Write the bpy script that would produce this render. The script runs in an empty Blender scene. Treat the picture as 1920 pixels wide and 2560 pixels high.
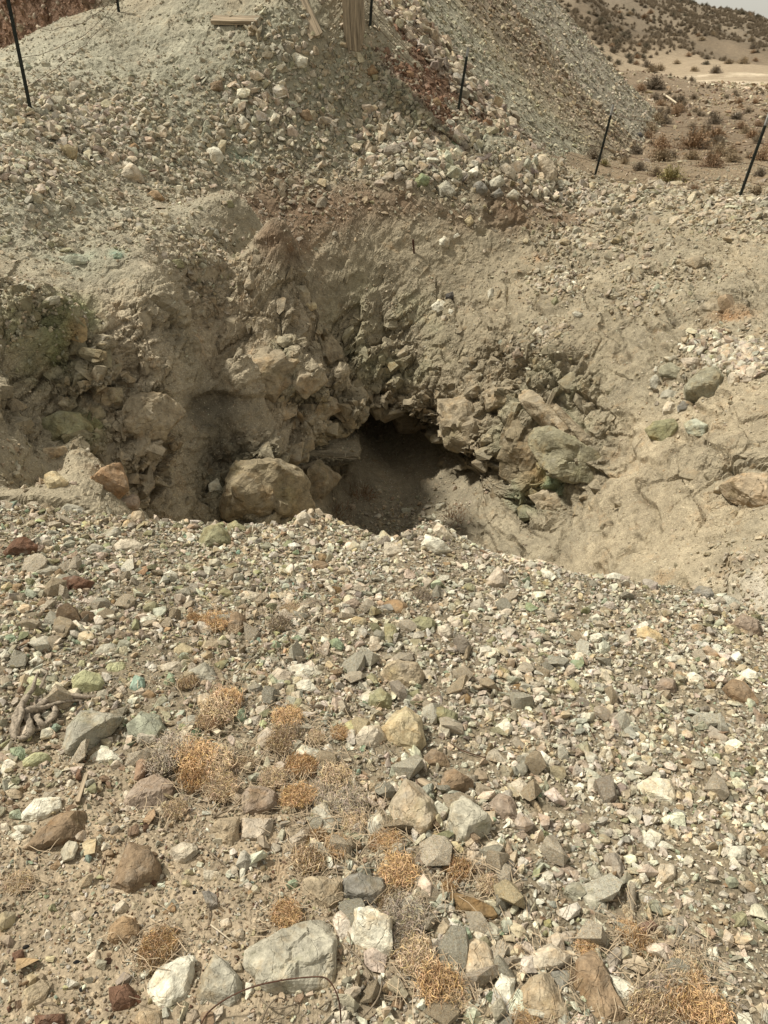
import bpy, bmesh, math, random
import numpy as np
from mathutils import Vector, Matrix, Euler

# ---------------------------------------------------------------- camera, sky, sun, exposure
S = bpy.context.scene
COL = S.collection
PITCH = math.radians(31.0)
FPX = 1922.0
EYE = Vector((0, 0, 1.6))
cam = bpy.data.cameras.new('camera')
cam_ob = bpy.data.objects.new('camera', cam); COL.objects.link(cam_ob); S.camera = cam_ob
cam.sensor_fit = 'VERTICAL'; cam.sensor_height = 24.0; cam.lens = 24.0 * FPX / 2560.0
cam.clip_start = 0.05; cam.clip_end = 9000
cam_ob.location = EYE; cam_ob.rotation_euler = (math.radians(90) - PITCH, 0, 0)

SUN_EL, SUN_AZ = math.radians(56), math.radians(-75)     # azimuth from +Y towards +X: the sun stands to the left, a little ahead
world = bpy.data.worlds.new('World'); S.world = world; world.use_nodes = True
wn, wl = world.node_tree.nodes, world.node_tree.links
wn.clear()
sky = wn.new('ShaderNodeTexSky'); sky.sky_type = 'NISHITA'; sky.sun_disc = False
sky.sun_elevation = SUN_EL; sky.sun_rotation = SUN_AZ
sky.air_density = 1.0; sky.dust_density = 2.0; sky.ozone_density = 0.6
hs = wn.new('ShaderNodeHueSaturation'); hs.inputs['Saturation'].default_value = 0.05
wt = wn.new('ShaderNodeMix'); wt.data_type = 'RGBA'; wt.blend_type = 'MULTIPLY'; wt.inputs[0].default_value = 1.0
wt.inputs[7].default_value = (1.0, 0.98, 0.87, 1)
veil = wn.new('ShaderNodeMix'); veil.data_type = 'RGBA'; veil.inputs[0].default_value = .55; veil.inputs[7].default_value = (6.6, 6.3, 5.45, 1)   # thin bright cloud veil
bgn = wn.new('ShaderNodeBackground'); bgn.inputs['Strength'].default_value = 0.074
wo = wn.new('ShaderNodeOutputWorld')
wl.new(sky.outputs[0], hs.inputs['Color']); wl.new(hs.outputs[0], wt.inputs[6]); wl.new(wt.outputs[2], veil.inputs[6]); wl.new(veil.outputs[2], bgn.inputs['Color']); wl.new(bgn.outputs[0], wo.inputs[0])

sun = bpy.data.lights.new('sun', 'SUN'); sun.energy = 3.05; sun.angle = math.radians(5); sun.color = (1.0, 0.95, 0.83)
sun_ob = bpy.data.objects.new('sun', sun); COL.objects.link(sun_ob)
sd = Vector((math.sin(SUN_AZ) * math.cos(SUN_EL), math.cos(SUN_AZ) * math.cos(SUN_EL), math.sin(SUN_EL)))
sun_ob.rotation_euler = sd.to_track_quat('Z', 'Y').to_euler(); sun_ob.location = (-8, 4, 12)
S.view_settings.view_transform = 'Standard'; S.view_settings.look = 'None'
S.view_settings.exposure = 0.70; S.view_settings.gamma = 1.0; S.view_settings.use_curve_mapping = False
S.render.engine = 'CYCLES'
S.cycles.max_bounces = 5; S.cycles.diffuse_bounces = 3; S.cycles.use_denoising = True

# ---------------------------------------------------------------- image point -> ray in the place (photo measured at 1920 x 2560)
SN, CS = math.sin(PITCH), math.cos(PITCH)
def ray(u, v):
    cx = (u - 960) / FPX; cy = (1280 - v) / FPX
    return Vector((cx, cy * SN + CS, cy * CS - SN))
def pix(u, v, Y):
    d = ray(u, v); t = Y / d.y
    return (d.x * t, Y, EYE.z + d.z * t)
REG = {1: (0, 0), 2: (960, 0), 3: (0, 640), 4: (960, 640), 5: (0, 1280), 6: (960, 1280), 7: (0, 1920), 8: (960, 1920)}
def rg(r, x, y):
    ox, oy = REG[r]
    return (ox + x / 1.728, oy + y / 1.728)

# ---------------------------------------------------------------- numpy noise
RS = np.random.RandomState(7)
PERM = RS.rand(65536, 4).astype(np.float32)
def _h(ix, iy, iz, seed):
    h = (ix * 73856093) ^ (iy * 19349663) ^ (iz * 83492791) ^ (seed * 2654435)
    h = (h ^ (h >> 13)) * 1274126177
    return (h ^ (h >> 16)) & 65535
def vnoise(p, seed=0):
    f = np.floor(p); i = f.astype(np.int64); t = (p - f).astype(np.float32); t = t * t * (3 - 2 * t)
    out = 0
    for dx in (0, 1):
        wx = t[:, 0] if dx else 1 - t[:, 0]
        for dy in (0, 1):
            wy = t[:, 1] if dy else 1 - t[:, 1]
            for dz in (0, 1):
                wz = t[:, 2] if dz else 1 - t[:, 2]
                out = out + wx * wy * wz * PERM[_h(i[:, 0] + dx, i[:, 1] + dy, i[:, 2] + dz, seed), 0]
    return out * 2 - 1
def fbm(p, octaves=4, seed=0, gain=0.5):
    a, s, o = 1.0, 0.0, 0
    for k in range(octaves):
        o = o + a * vnoise(p * (2.03 ** k), seed + k); s += a; a *= gain
    return o / s
def blocks(p, seed=0, tilt=0.6):
    """broken rock: every cell is a tilted facet pushed out or in; returns height and closeness to a crack"""
    f = np.floor(p).astype(np.int64); n = len(p)
    d1 = np.full(n, 9.0, np.float32); d2 = np.full(n, 9.0, np.float32); hh = np.zeros(n, np.float32)
    for dx in (-1, 0, 1):
        for dy in (-1, 0, 1):
            for dz in (-1, 0, 1):
                c = f + np.array([dx, dy, dz]); hi = _h(c[:, 0], c[:, 1], c[:, 2], seed); r = PERM[hi]
                q = (p - (c + r[:, :3])).astype(np.float32)
                d = (q * q).sum(1)
                r2 = PERM[(hi * 31 + 17) & 65535]
                hv = (r[:, 3] - .5) + tilt * (q * (r2[:, :3] - .5) * 2).sum(1)
                m = d < d1
                d2 = np.where(m, d1, np.minimum(d2, d)); hh = np.where(m, hv, hh); d1 = np.where(m, d, d1)
    return hh, np.sqrt(d2) - np.sqrt(d1)
def sstep(a, b, x):
    t = np.clip((x - a) / (b - a), 0, 1); return t * t * (3 - 2 * t)
def smax(a, b, k):
    h = np.clip(.5 + .5 * (a - b) / k, 0, 1); return b * (1 - h) + a * h + k * h * (1 - h)

# ---------------------------------------------------------------- shape of the ground
class TPS:
    def __init__(s, P, Z, lam=1e-3):
        P = np.array(P, float); n = len(P); K = s.k(P, P) + lam * np.eye(n)
        Q = np.hstack([np.ones((n, 1)), P]); A = np.zeros((n + 3, n + 3)); A[:n, :n] = K; A[:n, n:] = Q; A[n:, :n] = Q.T
        s.w = np.linalg.solve(A, np.concatenate([np.array(Z, float), np.zeros(3)])); s.P = P
    def k(s, A, B):
        r2 = (A[:, None, 0] - B[None, :, 0]) ** 2 + (A[:, None, 1] - B[None, :, 1]) ** 2
        return 0.5 * r2 * np.log(r2 + 1e-9)
    def __call__(s, x, y):
        o = np.empty(x.shape).ravel(); X = np.stack([x.ravel(), y.ravel()], 1)
        for i in range(0, len(X), 60000):
            q = X[i:i + 60000]; o[i:i + 60000] = s.k(q, s.P) @ s.w[:-3] + s.w[-3] + q @ s.w[-2:]
        return o.reshape(x.shape)

CTRL = [  # (u, v, Y): points of the photo with their distance ahead
 (0,1262,3.3),(0,1100,3.9),(0,900,4.5),(0,700,5.2),(0,480,6.4),(0,300,8.0),(-300,1100,3.9),(-300,700,5.2),(-400,300,8.0),
 (78,278,8.4),(0,140,9.9),(240,30,10.9),(-200,190,9.2),(120,420,7.0),(200,1240,3.45),(150,1160,3.9),
 (150,1060,4.6),(120,900,4.7),(250,820,5.1),(330,950,5.25),(330,1060,4.85),(330,1180,4.75),(330,1300,4.6),(230,1180,4.4),
 (500,1310,4.95),(600,1290,5.0),(550,1150,5.5),(560,1040,6.0),(500,930,5.75),(450,860,5.7),(450,750,5.95),(300,700,5.8),(450,620,6.6),(600,860,5.85),(380,860,5.4),(350,520,7.5),
 (200,600,6.3),(520,420,9.0),(480,520,8.0),(400,300,9.3),(250,250,9.3),(400,150,10.3),(300,60,10.9),(560,200,10.2),(560,60,10.7),(600,540,8.6),
 (850,885,6.35),(810,950,6.1),(772,1050,6.0),(792,1190,5.75),(750,1110,5.85),(760,1290,5.55),(790,800,6.75),(740,730,7.1),(660,640,7.7),(700,900,6.1),(680,1050,5.9),(660,1200,5.3),
 (600,800,6.5),(650,700,7.1),
 (870,900,8.3),(900,1000,8.0),(850,1080,7.75),(900,1160,7.55),(1000,1300,6.85),(1000,1345,6.4),(880,1240,7.2),(850,1270,7.0),
 (1000,485,9.6),(820,470,9.5),(650,450,9.3),(640,520,8.9),(720,620,8.55),(860,600,8.9),(850,760,8.6),(1000,620,9.2),(1100,620,9.3),(1100,760,8.8),(980,760,8.7),(1000,900,8.3),(1000,1000,7.95),(1000,1100,7.65),(980,1180,7.45),
 (1250,480,9.9),(1250,620,9.4),(1250,780,8.4),(1150,900,8.0),(1150,1000,7.6),(1150,1150,7.05),(1150,1280,6.75),
 (1330,920,7.2),(1280,1000,7.3),(1320,1120,6.7),(1300,1250,6.35),(1380,1290,6.05),(1450,1120,6.3),(1400,1020,6.8),(1500,900,7.1),(1500,700,8.3),(1450,550,9.8),(1380,480,10.4),
 (1700,600,8.8),(1700,700,7.9),(1700,800,7.1),(1900,700,7.4),(1900,900,5.9),(1700,1000,6.0),(1600,1200,5.4),(1850,1150,4.9),(1900,1300,4.2),
 (1700,1330,4.55),(1450,1350,5.35),(1300,1370,5.7),(1850,1450,3.6),(1600,1440,4.25),(2200,900,5.6),(2200,1300,4.0),(2200,600,8),
 (1900,500,10.2),(1700,500,10.6),(1850,490,10.6),(1500,450,12.2),(1365,440,10.6),(1487,440,13.0),(1700,430,13.5),(1900,430,13),(2200,450,12),
 (700,300,10.0),(900,300,10.5),(800,400,9.9),(1000,400,10.0),(1150,400,10.3),(1300,360,11.2),(1150,310,10.9),(1010,190,11.1),(885,105,10.8),(925,60,11.2),(700,60,10.6),(800,-10,11.0),(600,-40,11.2),(450,0,11.0),(1250,340,12.0),
 (1600,1300,4.95),(1200,1345,6.0),(1400,400,12.2),
]
pp = [pix(*c) for c in CTRL]
WORLD = [(-1.2,4.15,-1.5),(-.2,4.3,-2.35),(.6,4.5,-2.6),(1.2,4.3,-2.3),(-.5,4.9,-2.3),(-.1,5.6,-2.6),(.3,5.3,-2.75),(1.0,5.4,-2.6),
 (-.46,6.6,-2.4),(-.62,7.1,-2.1),(-.46,5.6,-2.55),(-.44,5.95,-2.6),(-.42,6.25,-2.5),(-.43,5.2,-2.45),(-.27,6.5,-1.9),(-.22,7.0,-2.2),(-.05,6.2,-2.7),(.3,6.1,-2.75),(-1.0,7.6,-1.5),(-.75,7.7,-1.6),(1.9,3.6,-1.35),(-1.9,3.9,-.85),(-.35,3.75,-1.9),(.4,3.7,-2.1),(1.0,3.7,-1.9),
 (-3.2,3.0,-.1),(3.5,3.0,-.6),(0,3.2,-1.5),(-6,4,.3),(6,4,-.3),(-9,9,1.2),(9,9,-.2),(7,14,-.1),(-9,12,-.2),(-6,12.2,.4),(-4.6,12.6,1.0),(-2.5,13.2,2.6),(-.8,13.2,2.6)]
tp = TPS([(p[0], p[1]) for p in pp] + [(w[0], w[1]) for w in WORLD], [p[2] for p in pp] + [w[2] for w in WORLD], 2e-3)

FARC = [(1900,450,12.5),(1700,400,15.5),(1500,400,15.0),(1900,350,19),(1700,330,21),(1600,300,24),(1900,280,28),(1700,250,36),(1550,240,38),(1900,225,50),
 (1750,205,62),(1650,185,78),(1900,170,85),(1900,150,105),(1500,190,68),(1480,130,82),(1420,60,100),(1400,0,120),(1600,150,92),(1600,60,125),(1600,-20,160),
 (1700,0,170),(1800,18,172),(1920,48,175),(1750,80,125),(1900,110,125),(2200,110,170),(2200,160,110),(2200,250,45),(2200,350,20),(1300,0,120),(1300,-100,170),(1300,150,70)]
def farpt(c):
    p = pix(*c); return (3 * p[0] / p[1], math.log(p[1])), (p[2] - EYE.z) / p[1]
fq = [farpt(c) for c in FARC]
fq += [((3 * a, math.log(y)), (z - 1.6) / y) for a, y, z in ((-.7, 14, -.6), (-.45, 15, .1), (-.36, 15, 1.3), (-.27, 15, 2.5), (-.1, 15, 2.7), (.03, 15, 1.7), (-.27, 18, 3.2), (-.1, 18, 3.0), (-.45, 20, -.2), (-.7, 30, .0), (0, 30, .5), (0, 80, 3), (-.7, 80, 0), (0, 170, 12), (-.7, 170, 6),
                                               (.9, 15, 0), (.9, 60, -1), (.9, 170, 1))]
tf = TPS([q[0] for q in fq], [q[1] for q in fq], 1e-3)
def far_z(x, y):
    yy = np.clip(y, 8, 176); z = 1.6 + tf(3 * x / yy, np.log(yy)) * yy
    k = sstep(170, 300, y)
    return z * (1 - k) + (-14) * k

LIP = [(-400,1230),(0,1262),(197,1284),(370,1307),(579,1316),(717,1316),(752,1300),(833,1308),(914,1338),(1007,1365),(1088,1338),(1169,1368),(1227,1392),(1342,1420),(1423,1442),(1539,1450),(1643,1469),(1713,1478),(1805,1504),(1900,1542),(2200,1620)]
def zfg(x, y): return -.13 * y - .08 * x
LX, LY = [], []
for u, v in LIP:
    d = ray(u, v); t = -1.6 / (d.z + .13 * d.y + .08 * d.x); LX.append(d.x * t); LY.append(d.y * t)
def near_z(x, y):
    yl = np.interp(x, LX, LY); o = y - yl
    a = zfg(x, y) - .035 * sstep(-.35, 0, o) * 0
    a = a + .075 * np.exp(-((x - .2) / .16) ** 2 - ((o + .05) / .22) ** 2) + .05 * np.exp(-((x + .36) / .10) ** 2 - ((o + .03) / .16) ** 2) + .03 * np.exp(-((x - .75) / .2) ** 2 - ((o + .05) / .2) ** 2)
    drop = np.where(o > 0, 1.25 * o - .07 * (1 - np.exp(-np.clip(o, 0, 9) / .06)), 0)
    b = tp(x, y)
    b = b - 5 * (1 - sstep(-.1, .25, o))
    z = smax(a - drop, b, .06)
    return z
def base_z(x, y):
    k = sstep(12.5, 15.5, y)
    z = near_z(x, np.minimum(y, 16))
    return z * (1 - k) + far_z(x, y) * k if np.any(k > 0) else z

def hit(u, v, y0=.4, y1=16, off=0.0):
    """where the ray of a photo point meets the smooth ground"""
    d = ray(u, v); Y = np.geomspace(y0, y1, 900); t = Y / d.y; x = d.x * t; z = EYE.z + d.z * t
    g = base_z(x, Y) + off; i = np.argmax(z < g)
    if z[i] >= g[i]: i = len(Y) - 1
    return np.array([x[i], Y[i], z[i]])

# ---- grid of the pit and the two banks round it
def spaced(parts):
    o = []
    for a, b, n in parts: o += list(np.linspace(a, b, n, endpoint=False))
    return np.array(o + [parts[-1][1]])
CC = spaced([(-1.9,-.75,40),(-.75,-.50,36),(-.50,.50,690),(.50,.75,36),(.75,1.9,40)])
NC, NR = len(CC), 780
def xof(a, y): return a * (y + np.interp(y, [-.6, .5, 4], [1.3, .9, .25]))
# rows are spread along each column so that steep walls get as many points as level ground
yc = np.concatenate([np.linspace(-.6, .5, 12)[:-1], np.linspace(.5, 3.2, 60)[:-1], np.linspace(3.2, 11, 520)[:-1], np.linspace(11, 16, 90)])
ac = CC[::4]; ycg, acg = np.meshgrid(yc, ac, indexing='ij'); zc = base_z(xof(acg, ycg), ycg)
dist = np.sqrt(ycg ** 2 + (zc - 1.6) ** 2 + xof(acg, ycg) ** 2)
sp = np.sqrt(np.diff(ycg, axis=0) ** 2 + np.diff(zc, axis=0) ** 2) / dist[1:]
ym = (yc[1:] + yc[:-1]) / 2
sp *= np.interp(ym, [-.6, .5, 3.1, 3.5, 4.3, 4.8, 10.5, 13], [.1, .25, .35, .35, .35, 1, 1, .7])[:, None]
cum = np.vstack([np.zeros((1, len(ac))), np.cumsum(sp, 0)]); cum /= cum[-1]
u_ = np.linspace(0, 1, NR); yr_ = np.stack([np.interp(u_, cum[:, j], yc) for j in range(len(ac))], 1)
for _ in range(3): yr_[:, 1:-1] = (yr_[:, :-2] + 2 * yr_[:, 1:-1] + yr_[:, 2:]) / 4
GY = np.stack([np.interp(CC, ac, yr_[i]) for i in range(NR)], 0); GA = np.tile(CC, (NR, 1))
GX = xof(GA, GY)
GZ = base_z(GX, GY)
P0 = np.stack([GX, GY, GZ], -1).reshape(-1, 3)
def grid_normals(P, nr, nc):
    G = P.reshape(nr, nc, 3); a = np.gradient(G, axis=0); b = np.gradient(G, axis=1)
    n = np.cross(b, a); n /= np.linalg.norm(n, axis=-1, keepdims=True) + 1e-12
    return n.reshape(-1, 3)
N0 = grid_normals(P0, NR, NC)

def blob(P, u, v, r, v2=None, hard=1.0, zz=None):
    """soft patch in the place round the ground point seen at (u, v); r is its radius in photo pixels"""
    c = hit(u, v); m = r * np.linalg.norm(c - np.array(EYE)) / FPX
    q = P - c
    if v2: q = q / np.array(v2)
    return np.exp(-((q * q).sum(1) / (m * m)) ** hard)
def blobs(P, lst):
    o = np.zeros(len(P))
    for b in lst: o = np.maximum(o, (b[3] if len(b) > 3 else 1) * blob(P, *b[:3]))
    return o

# where bedrock stands out of the dirt
ROCKY = blobs(P0, [(60,850,130,.7),(150,950,120),(250,880,90),(330,900,110),(370,1060,130),(330,1190,110),(150,1100,90),(60,1010,110),(700,850,150),(640,940,110),(760,1000,130),(810,920,100),
 (740,1120,120),(800,1180,110),(640,1220,130),(770,1270,90),(720,780,100,.8),(640,760,90,.7),(450,860,90,.9),(380,800,90,.8),(520,760,90,.7),(600,840,90,.8),(400,930,80,.8),(850,900,90),(470,840,110,.6),(560,830,110,.7),(900,920,120),(1000,960,140),(880,1040,130),(1000,1060,150),(1100,1000,130),(1150,1100,130),(1060,1160,120),(950,1150,130),
 (1200,1200,130),(1130,940,110,.8),(1300,960,120),(1350,1050,150),(1400,1150,130),(1300,1200,130),(1450,1200,110,.8),(1380,1270,90,.8),(1800,760,90,.6),(1860,1200,130,.9),(1700,870,70,.4),(760,700,60,.4),(1400,1000,110),
 (1000,880,110,.8),(1100,880,90,.6),(1740,1080,80,.4),(1560,1240,80,.5),(1240,900,80,.7),(420,760,80,.4),(300,780,90,.6)])
ROCKY = np.clip(ROCKY * 1.25, 0, 1)
o_lip = P0[:, 1] - np.interp(P0[:, 0], LX, LY)
# displacement, along the surface's own normal
w = fbm(P0 * 1.1, 3, 11)[:, None] * np.array([.12, .10, .12])
ROCKY = ROCKY * (1 - .7 * blob(P0, 1400, 1080, 110)) * (.35 + .65 * sstep(-.35, .25, fbm(P0 * 1.7, 3, 13)))
rill = np.abs(fbm(P0 * np.array([2.6, 1.2, 2.6]), 4, 15)); disp = -.05 * (1 - sstep(0, .12, rill)) * sstep(.2, .8, o_lip) * (P0[:, 0] > .6) + .05 * fbm(P0 * .9, 3, 3) * sstep(.2, 1.2, o_lip) + .020 * fbm(P0 * 4.2, 4, 5) + .022 * fbm(P0 * 11, 4, 6) * sstep(.2, .8, o_lip) * (0.5 + .5 * sstep(0, .5, o_lip)) + .007 * fbm(P0 * 28, 3, 9)
ca, sa = math.cos(math.radians(38)), math.sin(math.radians(38))
bed = np.array([[ca, 0, sa], [0, 1, 0], [-sa, 0, ca]])                        # beds dip to the right
sc = (P0 + w) @ bed.T * np.array([.75, .8, 1.75])
h1, e1 = blocks(sc * 1.5, 21, .8)
h2, e2 = blocks(sc * 3.6 + w * 1.5, 22, .9)
h3, e3 = blocks(sc * 9 + w * 2, 23, .9)
h4, e4 = blocks(sc * 22 + w * 3, 24, .9)
rk = .16 * h1 + .12 * h2 + .065 * h3 + .022 * h4 - .05 * np.exp(-(e1 / .04) ** 2) - .025 * np.exp(-(e2 / .05) ** 2) - .010 * np.exp(-(e3 / .08) ** 2)
EDGE = np.maximum(np.exp(-(e1 / .04) ** 2), .6 * np.exp(-(e2 / .05) ** 2))
far_fade = 1 - sstep(11.5, 14.5, P0[:, 1])
disp = (disp + ROCKY * rk * sstep(.1, .5, o_lip) + (1 - ROCKY) * .010 * np.clip(h2 * 1.4, -1, 1) * sstep(0, .4, o_lip)) * far_fade
P1 = P0 + N0 * disp[:, None]
# the dark hollow running back under the far wall, and the smaller one under the spur
def hollow(P, u, v, r, dirv, depth, sq=(1.5, 1.0, .55)):
    c = hit(u, v); m = r * np.linalg.norm(c - np.array(EYE)) / FPX; q = (P - c) / np.array(sq)
    k = np.exp(-((q * q).sum(1) / (m * m)) ** 1.6)
    return P + k[:, None] * np.array(dirv) * depth
P1 = hollow(P1, 955, 1190, 160, (-.12, 1, -.05), 2.8, (2.0, 2.2, .56))
P1 = hollow(P1, 850, 1205, 130, (-1, .6, -.05), 1.7, (1.3, 1.8, .75))
P1 = hollow(P1, 1075, 1235, 70, (.5, 1, 0), .7, (1.5, 1.8, .8))
P1 = hollow(P1, 320, 975, 60, (-.4, .9, 0), .28, (2.2, 1.5, .35))
P1 = hollow(P1, 1640, 700, 25, (-.4, .8, 0), .3, (1.2, 1.2, .5))
P1 = hollow(P1, 930, 368, 11, (-.2, 1, -.6), .35, (1.6, 1.2, .8))
P1 = hollow(P1, 1350, 1262, 38, (-.3, .8, -.3), .5, (1.0, 1.2, .7))
P1 = hollow(P1, 500, 1015, 60, (-.2, .9, 0), .12, (2.2, 1.5, .35))
N1 = grid_normals(P1, NR, NC)

def grid_faces(nr, nc):
    i = np.arange(nr * nc).reshape(nr, nc)
    return np.stack([i[:-1, :-1], i[:-1, 1:], i[1:, 1:], i[1:, :-1]], -1).reshape(-1, 4)
def mesh_np(name, V, F, smooth=True):
    me = bpy.data.meshes.new(name); k = F.shape[1]
    me.vertices.add(len(V)); me.vertices.foreach_set('co', np.asarray(V, np.float32).ravel())
    me.loops.add(F.size); me.loops.foreach_set('vertex_index', F.astype(np.int32).ravel())
    me.polygons.add(len(F)); me.polygons.foreach_set('loop_start', np.arange(0, F.size, k, dtype=np.int32))
    me.polygons.foreach_set('loop_total', np.full(len(F), k, np.int32))
    me.polygons.foreach_set('use_smooth', np.full(len(F), smooth))
    me.update(calc_edges=True); me.validate(); return me
def link(name, me, mat=None, **props):
    o = bpy.data.objects.new(name, me); COL.objects.link(o)
    if mat and me is not None and not me.materials: me.materials.append(mat)
    for k, v in props.items(): o[k] = v
    return o
def set_col(me, C, name='col', alpha=None):
    a = me.attributes.new(name, 'FLOAT_COLOR', 'POINT'); a.data.foreach_set('color', np.hstack([C, np.zeros((len(C), 1)) if alpha is None else alpha[:, None]]).astype(np.float32).ravel())
# ---------------------------------------------------------------- materials
def node_mat(name):
    m = bpy.data.materials.new(name); m.use_nodes = True; t = m.node_tree; t.nodes.clear()
    o = t.nodes.new('ShaderNodeOutputMaterial'); b = t.nodes.new('ShaderNodeBsdfPrincipled')
    b.inputs['Specular IOR Level'].default_value = .25; b.inputs['Roughness'].default_value = .92
    t.links.new(b.outputs[0], o.inputs[0]); return m, t, b
def N(t, ty, **kw):
    n = t.nodes.new(ty)
    for k, v in kw.items():
        if k.startswith('i_'): n.inputs[k[2:].replace('_', ' ')].default_value = v
        else: setattr(n, k, v)
    return n
def noise(t, vec, scale, detail=4, rough=.6):
    n = N(t, 'ShaderNodeTexNoise'); n.inputs['Scale'].default_value = scale; n.inputs['Detail'].default_value = detail; n.inputs['Roughness'].default_value = rough
    t.links.new(vec, n.inputs['Vector']); return n
def maprange(t, src, a, b, c, d):
    n = N(t, 'ShaderNodeMapRange'); t.links.new(src, n.inputs[0])
    for i, v in enumerate((a, b, c, d)): n.inputs[i + 1].default_value = v
    return n.outputs[0]
def mixc(t, fac, a, b, mode='MIX'):
    n = N(t, 'ShaderNodeMix', data_type='RGBA', blend_type=mode)
    for s, i in ((fac, 0), (a, 6), (b, 7)):
        if isinstance(s, (int, float)): n.inputs[i].default_value = s
        elif isinstance(s, tuple): n.inputs[i].default_value = (*s, 1)
        else: t.links.new(s, n.inputs[i])
    return n.outputs[2]
def scalec(t, col, fac):
    v = N(t, 'ShaderNodeVectorMath', operation='SCALE'); t.links.new(col, v.inputs[0]); t.links.new(fac, v.inputs['Scale']); return v.outputs[0]
def bump(t, h, strength, dist, nrm=None):
    b = N(t, 'ShaderNodeBump'); b.inputs['Strength'].default_value = strength; b.inputs['Distance'].default_value = dist
    t.links.new(h, b.inputs['Height'])
    if nrm: t.links.new(nrm, b.inputs['Normal'])
    return b.outputs[0]

def ground_material(name, grit=1.0):
    m, t, b = node_mat(name)
    pos = N(t, 'ShaderNodeNewGeometry').outputs['Position']
    at_ = N(t, 'ShaderNodeAttribute', attribute_name='col'); at = at_.outputs['Color']; rocky = at_.outputs['Alpha']
    n1 = noise(t, pos, 2.2, 5, .6); n2 = noise(t, pos, 14, 5, .65); n3 = noise(t, pos, 120 * grit, 3, .6)
    vo = N(t, 'ShaderNodeTexVoronoi'); vo.inputs['Scale'].default_value = 75 * grit; t.links.new(pos, vo.inputs['Vector'])
    vb = N(t, 'ShaderNodeTexVoronoi'); vb.inputs['Scale'].default_value = 24 * grit; t.links.new(pos, vb.inputs['Vector'])
    c = scalec(t, at, maprange(t, n1.outputs[0], .3, .7, .82, 1.18))
    c = scalec(t, c, maprange(t, n2.outputs[0], .3, .7, .78, 1.22))
    c = scalec(t, c, maprange(t, n3.outputs[0], .3, .7, .8, 1.2))
    # small chips of stone lying in the dirt, each with its own tone
    sp = N(t, 'ShaderNodeSeparateColor'); t.links.new(vo.outputs['Color'], sp.inputs[0])
    chip = N(t, 'ShaderNodeMath', operation='LESS_THAN'); t.links.new(vo.outputs['Distance'], chip.inputs[0]); chip.inputs[1].default_value = .34
    c2 = scalec(t, c, maprange(t, sp.outputs[0], 0, 1, .7, 1.5))
    c = mixc(t, chip.outputs[0], c, c2)
    rust = maprange(t, noise(t, pos, 5.5, 4, .7).outputs[0], .56, .74, 0, .45)
    c = mixc(t, rust, c, mixc(t, 1.0, c, (1.15, .86, .62), 'MULTIPLY'))
    t.links.new(c, b.inputs['Base Color'])
    inv = N(t, 'ShaderNodeMath', operation='SUBTRACT'); inv.inputs[0].default_value = 1; t.links.new(vo.outputs['Distance'], inv.inputs[1])
    nb = bump(t, inv.outputs[0], .55, .006 / grit)
    inv2 = N(t, 'ShaderNodeMath', operation='SUBTRACT'); inv2.inputs[0].default_value = 1; t.links.new(vb.outputs['Distance'], inv2.inputs[1])
    nb = bump(t, inv2.outputs[0], .35, .015 / grit, nb)
    nb = bump(t, n2.outputs[0], .6, .03 / grit, nb)
    nb = bump(t, n3.outputs[0], .5, .006 / grit, nb)
    # broken faces and joints where bedrock shows
    wn_ = noise(t, pos, 6, 3, .6); wm = N(t, 'ShaderNodeVectorMath', operation='MULTIPLY_ADD'); t.links.new(wn_.outputs['Color'], wm.inputs[0]); wm.inputs[1].default_value = (.09,) * 3
    mpp = N(t, 'ShaderNodeMapping'); mpp.inputs['Rotation'].default_value = (0, math.radians(38), 0); mpp.inputs['Scale'].default_value = (.7, .8, 1.7); t.links.new(pos, mpp.inputs[0]); t.links.new(mpp.outputs[0], wm.inputs[2])
    for sc_, st_, di_ in ((7, .6, .035), (17, .6, .018), (42, .6, .008)):
        v1 = N(t, 'ShaderNodeTexVoronoi'); v1.inputs['Scale'].default_value = sc_; t.links.new(wm.outputs[0], v1.inputs['Vector'])
        v2 = N(t, 'ShaderNodeTexVoronoi', feature='DISTANCE_TO_EDGE'); v2.inputs['Scale'].default_value = sc_; t.links.new(wm.outputs[0], v2.inputs['Vector'])
        s1 = N(t, 'ShaderNodeSeparateColor'); t.links.new(v1.outputs['Color'], s1.inputs[0])
        ed = maprange(t, v2.outputs['Distance'], 0, .05, -.6, 0)
        ah = N(t, 'ShaderNodeMath', operation='ADD'); t.links.new(s1.outputs[0], ah.inputs[0]); t.links.new(ed, ah.inputs[1])
        mh = N(t, 'ShaderNodeMath', operation='MULTIPLY'); t.links.new(ah.outputs[0], mh.inputs[0]); t.links.new(rocky, mh.inputs[1])
        nb = bump(t, mh.outputs[0], st_, di_, nb)
    t.links.new(nb, b.inputs['Normal'])
    return m

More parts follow.
